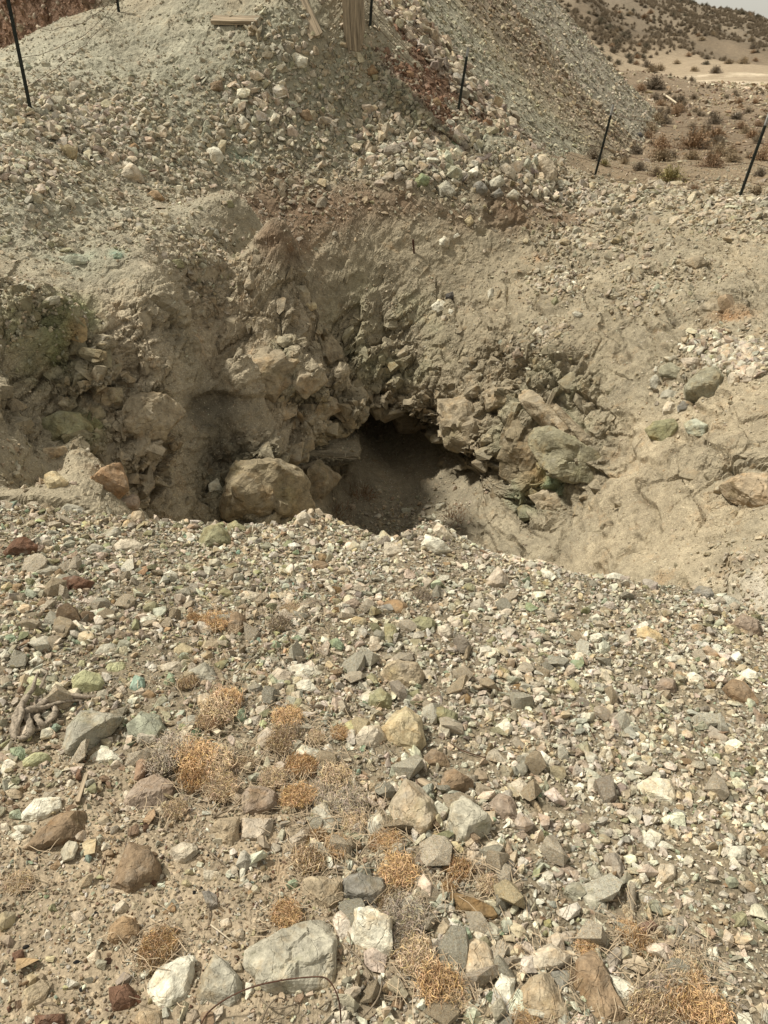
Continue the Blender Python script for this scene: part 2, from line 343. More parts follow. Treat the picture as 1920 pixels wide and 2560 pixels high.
def rock_material(name, source, k=1.0):
    m, t, b = node_mat(name)
    if source == 'object':
        oi = N(t, 'ShaderNodeObjectInfo'); at = oi.outputs['Color']; rnd = oi.outputs['Random']
        pos = N(t, 'ShaderNodeTexCoord').outputs['Object']
    else:
        at = N(t, 'ShaderNodeAttribute', attribute_name='col', attribute_type='INSTANCER').outputs['Color']
        rnd = N(t, 'ShaderNodeObjectInfo').outputs['Random']
        pos = N(t, 'ShaderNodeNewGeometry').outputs['Position']
    if source == 'object':
        ad = N(t, 'ShaderNodeVectorMath', operation='ADD'); t.links.new(pos, ad.inputs[0]); cb = N(t, 'ShaderNodeCombineXYZ')
        ml = N(t, 'ShaderNodeMath', operation='MULTIPLY'); t.links.new(rnd, ml.inputs[0]); ml.inputs[1].default_value = 37.0
        for i in range(3): t.links.new(ml.outputs[0], cb.inputs[i])
        t.links.new(cb.outputs[0], ad.inputs[1]); pos = ad.outputs[0]
    n1 = noise(t, pos, 9 * k, 4, .6); n2 = noise(t, pos, 38 * k, 5, .65); n3 = noise(t, pos, 210 * k, 3, .6)
    c = scalec(t, at, maprange(t, n1.outputs[0], .3, .7, .80, 1.18))
    c = scalec(t, c, maprange(t, n2.outputs[0], .32, .68, .66, 1.26))
    c = scalec(t, c, maprange(t, n3.outputs[0], .3, .7, .84, 1.16))
    tan = maprange(t, noise(t, pos, 13 * k, 5, .7).outputs[0], .50, .72, 0, .75)
    c = mixc(t, tan, c, mixc(t, 1.0, c, (.86, .66, .44), 'MULTIPLY'))
    pale = maprange(t, noise(t, pos, 17 * k, 5, .65).outputs[0], .55, .75, 0, .5)
    c = mixc(t, pale, c, mixc(t, .5, c, (.58, .55, .48)))
    # thin dark fractures
    w = noise(t, pos, 12 * k, 3, .6)
    wv = N(t, 'ShaderNodeTexVoronoi', feature='DISTANCE_TO_EDGE'); wv.inputs['Scale'].default_value = 16 * k
    mx = N(t, 'ShaderNodeVectorMath', operation='MULTIPLY_ADD'); t.links.new(w.outputs['Color'], mx.inputs[0]); mx.inputs[1].default_value = (.07 / k,) * 3; t.links.new(pos, mx.inputs[2])
    t.links.new(mx.outputs[0], wv.inputs['Vector'])
    crack = maprange(t, wv.outputs['Distance'], 0, .035, 0, 1)
    t.links.new(c, b.inputs['Base Color'])
    nb = bump(t, crack, .55, .004 / k)
    nb = bump(t, n2.outputs[0], .65, .012 / k, nb)
    nb = bump(t, n1.outputs[0], .4, .03 / k, nb)
    st2 = maprange(t, noise(t, pos, 8 * k, 5, .7).outputs[0], .56, .72, 0, .6)
    c = mixc(t, st2, c, mixc(t, 1.0, c, (.76, .78, .60), 'MULTIPLY')); t.links.new(c, b.inputs['Base Color'])
    nb = bump(t, n3.outputs[0], .5, .003 / k, nb)
    t.links.new(nb, b.inputs['Normal'])
    return m
M_ground = ground_material('dirt and grit')
M_farground = ground_material('dry slope', .22)
M_rock = rock_material('broken stone', 'object')
M_rockmid = rock_material('broken stone mid', 'object', .45)
M_grav = rock_material('gravel stone', 'instance')
M_gravfar = rock_material('heap stone', 'instance', .3)

# ---------------------------------------------------------------- colour of the ground
def A(*c): return np.array(c, float)
def paint(C, P, col, lst, nz=None):
    k = blobs(P, lst)
    if nz is not None: k = np.clip(k + nz * k * (1 - k) * 4, 0, 1)
    return C * (1 - k[:, None]) + A(*col) * k[:, None]
nz = fbm(P0 * 3.3, 4, 31) * .9
CG = np.tile(A(.285, .245, .175), (len(P0), 1))                                   # tan dirt
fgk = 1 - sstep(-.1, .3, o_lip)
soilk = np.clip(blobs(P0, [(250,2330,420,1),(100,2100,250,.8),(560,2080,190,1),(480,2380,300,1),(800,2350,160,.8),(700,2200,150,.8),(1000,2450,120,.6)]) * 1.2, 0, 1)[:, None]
CG = CG * (1 - fgk[:, None]) + (A(.20, .165, .115) * (1 - soilk) + A(.33, .265, .185) * soilk) * fgk[:, None]  # dirt under the gravel darkened in colour, for the shade deep between stones
CG = paint(CG, P1, (.34,.32,.245), [(200,150,260),(60,300,200),(300,350,220),(0,500,260),(450,150,200),(250,500,200)], nz)   # pale grit on the crest
CG = paint(CG, P1, (.27,.255,.19), [(560,250,170),(620,350,170),(750,350,170),(900,380,150),(480,300,120),(1050,400,130),(560,400,120),(820,250,150),(700,150,140),(1200,350,120),(250,640,130),(1000,300,150)], nz)
CG = paint(CG, P1, (.175,.122,.08), [(720,510,100),(800,540,90),(900,510,80),(1000,510,80),(640,520,70),(1300,530,110),(1400,550,70),(740,600,80),(1150,540,60,.6),(680,600,60)], nz)  # brown topsoil below the rim
CG = paint(CG, P1, (.255,.215,.15), [(1250,780,200),(1150,680,160),(1000,650,150),(1450,850,160),(1300,650,150)], nz)
CG = paint(CG, P1, (.335,.28,.195), [(1600,1150,200),(1750,1050,180),(1700,1330,220),(1850,1050,150),(1500,1380,130),(1850,620,130,.6),(1650,1250,180)], nz)  # warm sandy slope
CG = paint(CG, P1, (.37,.31,.225), [(350,1100,170),(650,900,170),(300,850,150),(750,850,130),(700,1050,130),(550,800,150),(450,720,170,.6),(830,900,90),(330,1200,120)], nz)
CG = paint(CG, P1, (.30,.25,.175), [(950,1020,200),(1050,950,150),(900,900,130,.8),(1150,1050,150)], nz)
CG = paint(CG, P1, (.15,.13,.095), [(1000,1290,170),(880,1250,120),(560,1130,110),(520,1050,80)], nz)  # pit floor painted darker, its shade put into the colour
CG = paint(CG, P1, (.19,.20,.10), [(150,830,90,.8),(60,860,70,.6),(200,1060,60,.6),(220,780,70,.5),(80,990,50,.5)], nz * 1.3)  # olive weathering
CG = paint(CG, P1, (.26,.255,.165), [(720,1230,90,.8),(830,1150,60,.6),(700,900,60,.4),(960,840,110,.5),(1350,1050,110,.6),(1080,900,60,.4),(750,960,50,.4),(620,1200,80,.4)], nz * 1.3)
CG = paint(CG, P1, (.14,.24,.14), [(1480,1110,26,.8),(1350,1200,50,.7),(1430,1090,30,.6),(1310,1010,22,.5),(290,1010,20,.5),(80,990,25,.4),(1280,1240,36,.5)], nz * 1.6)  # copper green
CG = paint(CG, P1, (.30,.40,.31), [(190,640,32,.8),(290,632,16,.9),(160,650,30,.6),(610,400,26,.35),(640,300,26,.3)], nz * 1.4)
CG = paint(CG, P1, (.36,.19,.085), [(270,1190,44,.8),(210,830,30,.5),(1330,1190,40,.5),(300,1230,30,.5),(1820,790,40,.4),(1350,640,20,.4)], nz * 1.5)
CG = paint(CG, P1, (.40,.36,.29), [(900,640,20,.0),(1870,1500,120,.8)], nz)
CG = paint(CG, P1, (.165,.115,.075), [(650,500,55,.8),(730,520,75),(820,515,65),(920,500,50,.9),(1010,505,50,.7),(1290,530,80,.7),(1400,545,60,.7),(700,585,60,.9),(1150,545,40,.5)], nz)
dirtvar = fbm(P0 * 9, 3, 41)
CG = CG * (1 + .12 * dirtvar[:, None]) * (1 - .10 * (EDGE * ROCKY)[:, None])
plain = (sstep(11.0, 12.2, P1[:, 1]) * sstep(1.6, 2.6, P1[:, 0] - .1 * (P1[:, 1] - 11)))[:, None]; CG = CG * (1 - plain) + A(.21, .16, .105) * plain
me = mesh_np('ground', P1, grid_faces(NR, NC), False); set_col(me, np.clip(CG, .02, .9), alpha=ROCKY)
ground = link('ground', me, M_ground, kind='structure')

# ---------------------------------------------------------------- the ground beyond, out to the horizon
FY = np.concatenate([np.linspace(14.8, 30, 90)[:-1], np.geomspace(30, 180, 200)[:-1], np.geomspace(180, 4000, 40)])
FA = np.concatenate([np.linspace(-1.6, .12, 50)[:-1], np.linspace(.12, .62, 330)[:-1], np.linspace(.62, 1.7, 40)])
fy, fa = np.meshgrid(FY, FA, indexing='ij'); fx = fa * fy
fz = far_z(fx, fy) - .012
FP = np.stack([fx, fy, fz], -1).reshape(-1, 3)
rough = .05 * fbm(FP * .7, 4, 51) + np.clip(FP[:, 1] / 60, 0, 2.2) * .35 * fbm(FP * .07, 5, 52)
gul = np.abs(fbm(FP * np.array([.09, .03, 0]) + 3, 4, 55)); rough = rough + sstep(70, 120, FP[:, 1]) * (gul - .2) * 3.0 * (1 - sstep(180, 260, FP[:, 1]))
FP[:, 2] += rough * sstep(15.3, 19, FP[:, 1])
n1 = fbm(FP * np.array([.25, .12, .2]), 5, 61)
FC = np.tile(A(.20, .15, .10), (len(FP), 1)) * (1 + .28 * n1[:, None])
hillk = sstep(72, 95, FP[:, 1]); FC = FC * (1 - hillk[:, None]) + (A(.175, .135, .092) * (1 + .35 * n1[:, None])) * hillk[:, None]
upper = sstep(-.1, .25, fbm(FP * .02, 4, 66) + .012 * (FP[:, 1] - 135)); FC = FC * (1 - .6 * upper[:, None]) + A(.23, .19, .14) * .6 * upper[:, None]
def fblob(u, v, Y, sx, sy):
    c = pix(u, v, Y); return np.exp(-(((FP[:, 0] - c[0]) / sx) ** 2 + ((FP[:, 1] - c[1]) / sy) ** 2))
flat = np.clip(1.5 * fblob(1730, 215, 58, 15, 20) + 1.4 * fblob(1880, 180, 78, 16, 20), 0, 1)
FC = FC * (1 - flat[:, None]) + A(.33, .26, .18) * flat[:, None]
salt = np.clip(fblob(1700, 205, 62, 8, 3.5) + fblob(1740, 222, 52, 6, 2.5) + fblob(1790, 193, 72, 8, 2.2) + fblob(1880, 235, 46, 5, 1.1), 0, 1) * sstep(-.25, .2, fbm(FP * np.array([.6, .5, 1]), 4, 71))
FC = FC * (1 - salt[:, None]) + A(.66, .56, .42) * salt[:, None]
dark = np.clip(fblob(1540, 225, 40, 5, 4), 0, 1) * .5; FC = FC * (1 - dark[:, None]) + A(.15, .11, .075) * dark[:, None]
# a low bank of dug earth in front of the flat
bank = np.exp(-(((FP[:, 0] - pix(1560, 235, 42)[0]) / 4.5) ** 2 + ((FP[:, 1] - 43) / 3.2) ** 2)); FP[:, 2] += .9 * bank
me = mesh_np('far_ground', FP, grid_faces(len(FY), len(FA))); set_col(me, np.clip(FC, .02, .9))
far_ground = link('hills', me, M_farground, kind='structure')

# ---------------------------------------------------------------- the big spoil heap and the red one
CUT = 0; CAP = 4.8
def heap_mesh(name, K, cdir, toe_slope, xs, ys, colour):
    X, Y = np.meshgrid(xs, ys, indexing='xy'); X = X.ravel(); Y = Y.ravel()
    rx, ry = X - K[0], Y - K[1]; s = rx * cdir[0] + ry * cdir[1]          # along the crest, negative towards the near end
    s2 = np.clip(s, -60, 0); dx = rx - s2 * cdir[0]; dy = ry - s2 * cdir[1]; d = np.sqrt(dx * dx + dy * dy)
    z = K[2] - toe_slope * d
    z = np.where(z > CAP, CAP + (z - CAP) * .06, z)
    z = z - 4.0 * np.maximum(0, CUT - s) if CUT else z
    z = z - .5 * np.exp(-d)                                                 # rounded crest
    P = np.stack([X, Y, z], 1)
    z = z + .16 * fbm(P * np.array([.5, .5, .2]), 4, 81) + .05 * fbm(P * 3.1, 4, 82)
    P[:, 2] = z
    wv = np.where(s < 0, s, np.arctan2(dx * cdir[0] + dy * cdir[1], np.abs(dx * -cdir[1] + dy * cdir[0]) + 1e-6) * 9)
    me = mesh_np(name, P, grid_faces(len(ys), len(xs))); C = colour(P, wv, d); set_col(me, np.clip(C, .02, .9))
    return me, P, C, wv, d
P2 = np.array(pix(1640, 287, 24))
fv = np.array([.977, -.213]); SL = .86; Lh = 13.0
K = (P2[0] - fv[0] * Lh, P2[1] - fv[1] * Lh, P2[2] + SL * Lh)
cd = np.array([.42, .907])
def heap_col(P, wv, d):
    n = fbm(np.stack([wv * .8, d * .05, P[:, 2] * 0], 1), 3, 91) * .5 + fbm(P * 1.3, 4, 94) * .7
    q = wv + n
    C = np.tile(A(.36, .335, .265), (len(P), 1))
    def band(a, b, col, soft=.5):
        nonlocal C
        k = (sstep(a - soft, a, q) * (1 - sstep(b, b + soft, q)))[:, None]; C = C * (1 - k) + A(*col) * k
    for bnd in HEAP_BANDS: band(*bnd)
    k = (sstep(-12.1, -12.4, wv) * sstep(-3.9, -3.4, P[:, 0]))[:, None]; C = C * (1 - k) + A(.25, .23, .17) * k
    C = np.where((wv > -10.9)[:, None], C * .62 + A(.315, .275, .205) * .38, C)
    return C * (1 + .22 * fbm(P * 1.6, 4, 92))[:, None]
HEAP_BANDS = [(-40, -11.2, (.18, .11, .072), .25), (-10.9, -9.9, (.40, .31, .245), .2), (-9.6, -6.9, (.33, .32, .24), .4), (-6.9, -6.2, (.34, .31, .21), .9), (-6.0, -3.9, (.26, .205, .14), 1.3), (-3.2, 20, (.335, .31, .245))]
xs = np.linspace(-11.5, 12, 330); ys = np.linspace(10.5, 42, 420)
CUT = -12.35
me, HP, HC, HW, HD = heap_mesh('spoil_heap', K, cd, SL, xs, ys, heap_col)
heap = link('spoil_heap', me, M_farground, kind='structure')
ROCKS = """
7|G2|.5|big flat grey slab, smooth, wedge shaped|1060,800 1180,715 1400,625 1462,640 1455,750 1430,960 1300,1010 1170,990 1080,900 1048,850
7|W|.4|pale grey slab with a broken lower edge|640,920 680,870 770,820 845,805 830,900 815,985 720,1070 680,1040 620,990
7|G|.5|dull pyramid-shaped rock|930,800 1040,900 1040,1010 980,1050 850,1000 870,900
7|W|.8|boxy pale grey block|1530,615 1600,612 1700,660 1700,830 1620,830 1510,760
7|S|.7|grey boulder with a blue-grey fractured face|1480,480 1540,455 1659,475 1680,560 1640,615 1590,610 1490,560
7|T|.6|knobbly tan rock|1310,480 1400,470 1470,490 1490,560 1420,620 1370,600 1310,530
7|B2|.8|brown boulder caked in soil|560,320 640,340 700,440 690,490 570,560 475,510 500,440
7|B2|.6|long dark brown rock caked in soil|240,200 370,170 380,280 350,320 150,375 95,350 180,260
7|W|.6|white rock split by a crack|95,195 150,130 260,125 265,180 200,225 150,240 90,225
7|P2|.4|broad dusty pinkish brown slab|530,150 600,50 680,20 750,70 745,130 690,195 620,210 540,175
7|P2|.7|reddish tan cube-like block|1050,120 1080,80 1160,85 1210,120 1200,180 1150,215 1045,205
7|P|.6|pinkish block under a reddish one|1040,215 1180,215 1170,290 1130,325 1040,315
7|T2|.7|banded tan rock|900,270 960,215 1035,210 1035,300 1010,360 950,330
7|G|.5|dull grey tilted rock between dry tufts|1340,180 1400,140 1480,250 1440,290 1350,280
7|P|.5|pinkish slanting rock|1245,310 1330,245 1345,300 1260,375
7|C|.7|cream crumbly rock|725,360 790,320 860,330 850,370 800,420 760,420 740,390
7|O2|.6|round rust brown rock|470,690 520,640 590,660 605,720 560,770 500,770 465,740
7|C|.8|small cream cube|500,590 530,565 555,600 530,635 490,630
7|C|.7|small cream angular stone|370,820 420,780 440,840 400,855
7|T|.5|tan pointed rock half in soil|70,1060 100,960 210,900 240,900 190,1000 120,1060
7|D|.7|dark red-brown lump of earthy rock|470,950 560,930 600,990 560,1050 480,1060
7|D|.6|dark reddish rock|150,1070 280,1060 290,1130 150,1130
7|T|.5|flat tan rock|580,1090 600,1050 700,1050 715,1130 590,1130
7|C|.6|small cream stone beside a pale stick|945,660 990,645 1005,690 960,700
7|C|.7|cream stone behind the big slab|990,710 1050,690 1060,760 1010,740
7|W|.6|white angular rock|1570,240 1640,190 1690,260 1640,310 1580,300
7|T|.8|small tan stone|1000,870 1040,830 1050,885 1010,890
7|G|.5|small brown flake|700,620 750,560 780,600 750,635
7|O2|.6|small orange brown stone|210,430 250,395 270,420 240,450
7|W|.6|small white stone|1060,925 1095,930 1100,960 1060,1015
7|W|.4|narrow white stone|1035,430 1060,430 1060,500 1035,500
7|W|.6|pale flat stone|50,250 130,245 145,280 90,290
7|W|.6|rounded white stone|35,290 75,270 115,300 80,325
7|C|.6|pale oval stone|0,240 30,235 45,270 10,290
7|D|.7|reddish earthy lump|50,800 100,780 110,830 60,845
7|T|.6|tan angular stone|310,460 345,445 365,475 330,485
7|O2|.6|orange tan stone|690,640 750,560 765,590 760,635
7|P|.7|dusty round rock|300,630 350,615 385,660 340,685
7|W|.5|white triangular stone|380,720 395,710 405,745 385,755
8|T3|.8|large tan boulder with a rough grainy top|20,170 90,50 140,70 210,130 238,215 190,300 140,315 60,270
8|G2|.7|boulder streaked with pale green|290,160 340,120 390,170 470,220 465,260 370,350 290,330 262,260
8|B|.6|brown slab-sided rock|265,20 300,0 390,60 370,110 300,105 225,150 235,80
8|P2|.6|grey-brown rock with a rough face|455,150 500,110 550,120 590,210 580,250 520,235 475,200
8|W|.5|large white rock with a jagged top|1080,80 1160,35 1235,60 1265,130 1255,165 1180,150 1110,115
8|C|.6|white rock with a hollow|540,75 590,35 635,90 610,145 575,130
8|W|.7|white knobbly rock|1110,300 1150,262 1205,290 1190,350 1130,350
8|S2|.7|grey-brown trapezoid rock|945,370 1010,365 1040,440 1020,490 965,470
8|G|.6|speckled grey oval stone|880,440 910,415 960,480 940,497 895,480
8|G|.5|grey rock with a dark pitted top|855,560 880,520 940,560 970,610 940,640 890,620
8|B3|.6|long dark brown rock with a ridged back|245,580 290,535 400,570 470,600 490,640 470,665 360,640 260,605
8|G|.5|olive grey flat rock under the dark brown rock|390,680 460,665 515,700 500,750 420,735
8|T3|.6|upright tan rock with orange stains|340,740 380,725 450,760 495,880 400,990 350,940 335,870
8|W|.6|upright pale blade-like rock|470,960 545,800 572,860 560,1010 525,1105 470,1090
8|C|.6|cream flat-topped block|610,850 650,790 720,755 815,810 800,850 700,870 640,900
8|T|.6|tan rock leaning under the cream block|590,960 640,905 710,885 770,990 800,1080 780,1130 590,1130
8|S|.4|grey broken side of a block|720,880 810,870 800,940 750,990
8|B|.4|large brown slab with a pale edge|835,830 900,780 950,860 1000,960 1040,1050 1030,1130 830,1130 815,960
8|W|.5|white wedge of rock|970,890 1030,910 1120,970 1130,995 1060,1030 1010,980
8|S2|.6|brownish block|955,820 1000,770 1050,800 1010,870 970,870
8|D2|.6|reddish brown rock|1085,680 1160,655 1195,690 1150,730 1100,720
8|C|.5|pale yellowish rock|1165,490 1200,400 1265,405 1265,460 1210,515 1165,510
8|W|.5|pale upright stone|1265,490 1300,440 1320,480 1290,525
8|W|.7|white wedge-topped stone|1470,380 1500,340 1565,335 1560,400 1500,410
8|B|.5|brown flat stone|1585,345 1659,335 1700,380 1640,400
8|P2|.5|narrow pinkish brown stone|1250,600 1265,545 1290,590 1270,635
8|T|.6|tan rectangular stone|1530,490 1580,485 1615,520 1600,545 1545,520
8|S2|.5|dull square stone|1550,540 1600,535 1625,600 1560,605
8|W|.7|small white pyramid|570,650 610,605 645,660 600,668
8|P|.6|pale pinkish oval stone|740,730 790,700 835,720 820,765 760,755
8|L|.7|lime green stone|685,660 720,650 728,690 695,705
8|T|.7|tan block|230,690 255,655 290,695 275,730 235,730
8|P|.6|dull pink stone|265,760 290,715 340,750 330,775
8|C|.7|cream rock with a dark green corner|430,340 470,310 520,340 500,390 440,380
8|C|.5|pale upright chip|1190,860 1215,805 1245,840 1225,880
8|C|.5|narrow cream stone|1120,870 1150,865 1160,940 1125,945
8|S2|.5|brown grey stone|1530,720 1560,700 1600,750 1580,780
8|C|.6|cream rock among dry tufts|100,500 150,465 200,500 180,540 110,530
8|G|.6|grey rock with a dark green patch|180,330 240,310 270,350 230,380 190,370
8|K|.7|mossy green stone|1095,1020 1120,1000 1155,1030 1130,1055
8|W|.4|pale slab edge|330,920 360,940 390,1020 370,1035 300,980
8|P2|.6|brown rounded stone|830,250 870,235 895,260 870,290 835,285
8|W|.6|square white stone|655,490 690,465 700,500 670,515
8|C|.7|round cream stone|540,485 565,470 580,495 560,515
8|P2|.6|pinkish flat stone|745,440 790,415 830,440 810,475 755,465
8|W|.5|long white chip|750,580 780,575 825,610 800,620
8|P2|.5|purplish grey stone|560,290 600,270 630,300 600,325
8|C|.6|pale tan stone|1090,430 1120,400 1145,440 1110,465
8|W|.5|grey-white stone|1385,780 1440,770 1450,830 1400,850
8|P|.5|dull rose stone|1550,620 1600,610 1620,640 1570,650
8|S2|.5|tall dull stone|1310,730 1360,715 1370,775 1320,790
8|T|.5|brown elongated stone|625,135 650,130 705,220 690,235
8|W|.5|pale split stone|1160,330 1200,310 1240,330 1210,370
6|T|.7|broad tan boulder|0,660 60,640 140,655 175,700 160,750 100,775 20,740 -20,700
6|Y|.6|large cream rock stained orange|-20,940 60,850 110,842 160,900 182,1000 120,1068 20,1000
6|O|.7|olive brown pitted rock|195,860 250,840 320,870 310,930 260,940 200,910
6|B2|.6|dark brown rock|155,1070 210,1025 270,1050 290,1106 180,1110
6|C|.7|cream spike of rock on the lip|200,95 230,43 260,60 310,120 260,130 215,110
6|W|.7|large white rock on the lip|140,160 180,92 240,115 300,170 200,190
6|P|.7|pale pointed rock marked with a white cross|440,300 490,235 540,290 540,325 470,340 420,330
6|C|.5|pale green-tinged slab on the lip|0,130 60,140 100,165 40,200 0,195
6|O2|.5|orange brown rock|0,385 60,378 105,395 100,440 30,445 0,430
6|O|.6|tan rock with green moss on top|100,475 150,450 215,465 220,500 170,525 110,510
6|O|.6|olive brown rock|0,475 50,470 60,540 20,590 0,580
6|O|.6|olive stone|340,320 370,305 405,325 395,350 350,345
6|Y|.5|tan rock with a grey lower side|1090,510 1130,490 1190,520 1215,560 1190,580 1150,570 1095,545
6|P2|.7|pinkish brown cracked boulder|1485,500 1540,440 1620,470 1625,530 1590,560 1500,525
6|S|.6|dark grey rock on the lip|1330,350 1360,318 1410,330 1430,370 1400,385
6|B|.4|brown slab with a sharp ridge|1455,760 1500,720 1560,730 1620,810 1625,860 1560,835 1480,790
6|P2|.6|dusty pinkish rock|1165,760 1200,715 1260,725 1265,790 1200,790
6|W|.6|white rough stone|1300,700 1340,690 1385,720 1370,750 1310,740
6|W|.5|white stone with parallel grooves|1530,700 1570,675 1620,700 1620,735 1540,735
6|S2|.8|round grey-brown stone|975,870 1010,865 1035,895 1020,935 985,935
6|W|.5|bright white stone|475,930 530,890 560,930 540,980 490,960
6|P|.5|pale pinkish shard|645,950 665,905 700,960 690,1000
6|C|.5|cream wedge|545,690 580,680 620,730 600,740
6|P|.6|flat pinkish stone|640,760 690,755 720,790 700,805 650,800
6|B3|.6|small dark brown stone|540,750 590,740 620,765 580,775
6|B3|.6|dark brown rounded stone|320,800 360,785 390,815 370,840 330,830
6|W|.7|clean white stone|165,815 200,803 235,825 210,850 170,845
6|W|.7|chalky white stone|885,535 925,520 955,545 920,570 890,560
6|B|.7|small brown pyramid|715,640 745,610 775,640 750,662 720,655
6|C|.6|pale rock with a rough top|230,495 270,485 300,520 290,555 240,545
6|W|.5|long white rock at the lip|930,280 1000,265 1070,285 1060,300 940,300
6|W|.5|white chip beside a wood splinter|675,250 700,245 750,280 740,300 690,290
6|P2|.5|tan brown rock|1590,830 1640,880 1659,940 1600,920
6|T|.5|tall narrow tan stone|1540,560 1580,540 1600,600 1570,600
6|W|.4|broad flat white rock|620,1040 680,1030 740,1080 720,1106 640,1100
6|P|.6|dull pink angular stone|1350,430 1375,418 1390,450 1360,465
6|P|.6|tan chip|500,430 530,415 555,430 540,455 505,450
6|P|.6|pinkish tan block|290,480 320,462 350,490 340,515 300,505
6|B2|.6|olive brown stone|465,770 490,755 515,775 500,795 470,790
6|W|.5|pale stone|360,430 390,420 430,450 420,465 370,445
6|W|.6|chalk white block|1205,630 1240,620 1270,645 1240,665
6|C|.6|cream cobble|1370,770 1430,765 1440,805 1390,810
6|P2|.7|mauve-grey stone|800,830 840,820 850,845 800,850
6|S2|.7|dull brown pebble|1355,845 1400,835 1410,865 1370,875
6|T|.7|tan stone|740,760 770,750 790,780 770,800 745,790
5|D|.6|dark red-brown boulder|15,175 60,118 130,115 190,160 195,190 120,200 30,190
5|D|.6|dark red-brown rock beside bare twigs|260,290 340,280 410,300 390,355 310,360
5|G|.6|grey-tan boulder|140,270 190,225 260,235 275,265 220,285
5|O|.7|large crumbly olive tan rock|850,160 880,70 950,45 985,80 1005,150 930,170
5|O|.6|tan rock at the lip|975,60 1010,40 1070,75 1060,95 990,90
5|T|.8|brown knob of rock at the lip|560,40 570,0 620,-5 635,50 590,62
5|C|.8|cream spire of rock at the lip|1262,70 1285,10 1320,-5 1345,40 1340,75
5|C|.4|cream flat rock|470,165 500,125 580,115 625,150 600,180
5|G|.5|grey wedge-shaped slab|430,95 480,65 535,70 530,105 470,118
5|W|.4|white flat stone|250,120 290,100 330,115 300,135
5|G|.5|pale grey rock|365,165 400,135 450,150 440,180 385,185
5|C|.6|cream loaf-shaped block|1025,360 1060,337 1125,350 1140,375 1100,405 1035,395
5|B|.8|brown block with a shaded face|970,520 990,445 1050,435 1068,470 1050,535 1000,545
5|P|.5|tan-brown rock|1135,420 1175,375 1215,395 1230,430 1160,445
5|W|.6|grey-white block|595,465 640,437 680,455 670,490 600,492
5|W|.6|white block|445,310 480,290 508,310 490,335 450,330
5|G|.5|grey rock|410,610 440,575 510,565 535,590 480,625 420,630
5|L|.4|flat lime green rock|435,690 470,655 540,645 555,680 510,700
5|L|.6|large lime green rock|310,720 350,690 430,700 455,740 440,780 370,790 310,780
5|K|.7|bright green stone|705,740 730,690 755,705 760,755 715,760
5|K3|.7|blue-green knobbly rock|560,760 580,700 625,720 630,770 590,785
5|G|.6|light grey rock with a dark lower face|810,690 880,650 920,680 950,740 900,760 840,710
5|C|.3|cream slab with a red spot|650,670 760,645 800,650 800,700 720,695
5|P|.5|rusty tan rock|1140,720 1200,670 1270,700 1260,745 1150,750
5|W|.4|broad white rock|1240,670 1290,655 1385,680 1360,725 1270,720
5|W|.5|white rock below a broad white one|1275,735 1330,720 1380,770 1340,790 1290,770
5|G3|.7|large crumbly grey boulder|260,1050 290,930 350,860 480,870 540,885 480,960 400,1000 330,1070
5|O3|.7|large grey boulder with a greenish tint|540,920 610,860 690,880 720,950 700,1000 600,1005 560,970
5|G|.5|grey flat-bottomed rock|760,900 830,875 880,890 860,930 770,935
5|W|.5|white flat boulder|390,1060 440,1015 520,1050 550,1075 520,1100 400,1080
5|C|.7|bright cream boulder|1530,980 1580,920 1640,925 1670,980 1620,1035 1560,1025
5|W|.6|white rock sunk among dry tufts|1270,1040 1300,1000 1390,1035 1380,1080 1280,1070
5|P|.5|dusty rose rock|1110,970 1150,930 1190,950 1190,1020 1110,1030
5|C|.5|cream rock behind a large dry tuft|855,790 900,780 930,830 880,870 850,840
5|K4|.7|dark green knotty stone|820,950 860,930 875,970 840,990
5|L|.6|yellow-green cobble|1480,920 1520,900 1555,940 1520,970 1490,960
5|K|.6|green stone behind a dry tuft|1010,870 1050,840 1070,890 1040,925 1010,900
5|S2|.6|dull tan block|1075,890 1130,875 1140,930 1080,930
5|Y|.4|yellow flat rock|750,590 790,565 840,590 830,615 755,615
5|T|.5|tan flat rock|870,580 910,545 960,560 940,600 880,600
5|K|.6|pale green pebble|1415,560 1460,545 1490,580 1470,605 1430,590
5|W|.5|upright white rectangular stone|1000,740 1010,700 1030,710 1020,745
5|O|.7|olive pitted boulder|1570,800 1640,760 1690,790 1690,860 1620,870 1580,850
5|K|.6|green rock|40,1020 90,1010 125,1040 95,1085 50,1060
5|L|.6|pale greenish flat rock|95,1070 150,1040 210,1050 240,1085 180,1106 100,1106
5|K|.5|light green stone|20,540 50,525 80,545 60,570 30,570
5|B|.5|brown stone|1350,210 1400,215 1430,240 1400,255 1350,245
5|T|.7|pale brown rock|1440,270 1480,230 1520,260 1500,285
5|S2|.6|dull stone|830,280 860,250 910,275 880,297
5|O|.3|long greenish slab|900,260 1060,200 1070,215 960,265
5|P2|.5|brownish rock|455,550 500,510 550,520 540,550 480,560
5|B|.6|brown pointed stone|150,410 185,365 215,400 200,420
5|W|.5|pale grey stone|120,650 160,620 190,640 150,675
5|Y|.6|yellow-stained rock|1490,480 1530,450 1590,460 1580,500 1510,500
5|C|.8|square cream block|1595,570 1600,535 1640,540 1645,590 1610,595
5|B3|.5|orange brown flat rock|1400,340 1440,320 1500,340 1500,358 1420,355
5|K|.6|green cobble|1255,545 1285,530 1310,550 1290,570
5|P2|.6|dull brown rock|1490,390 1530,370 1560,400 1540,430 1490,420
5|O|.5|olive flat rock|100,780 130,740 200,770 210,800 130,810
5|O2|.5|ochre flat stone|610,790 640,765 680,790 650,815
5|O|.6|olive green stone|330,670 345,640 370,640 365,680
5|C|.6|pale cobble|220,525 235,505 270,510 265,535
5|G|.6|grey cobble|385,510 400,490 440,490 445,520
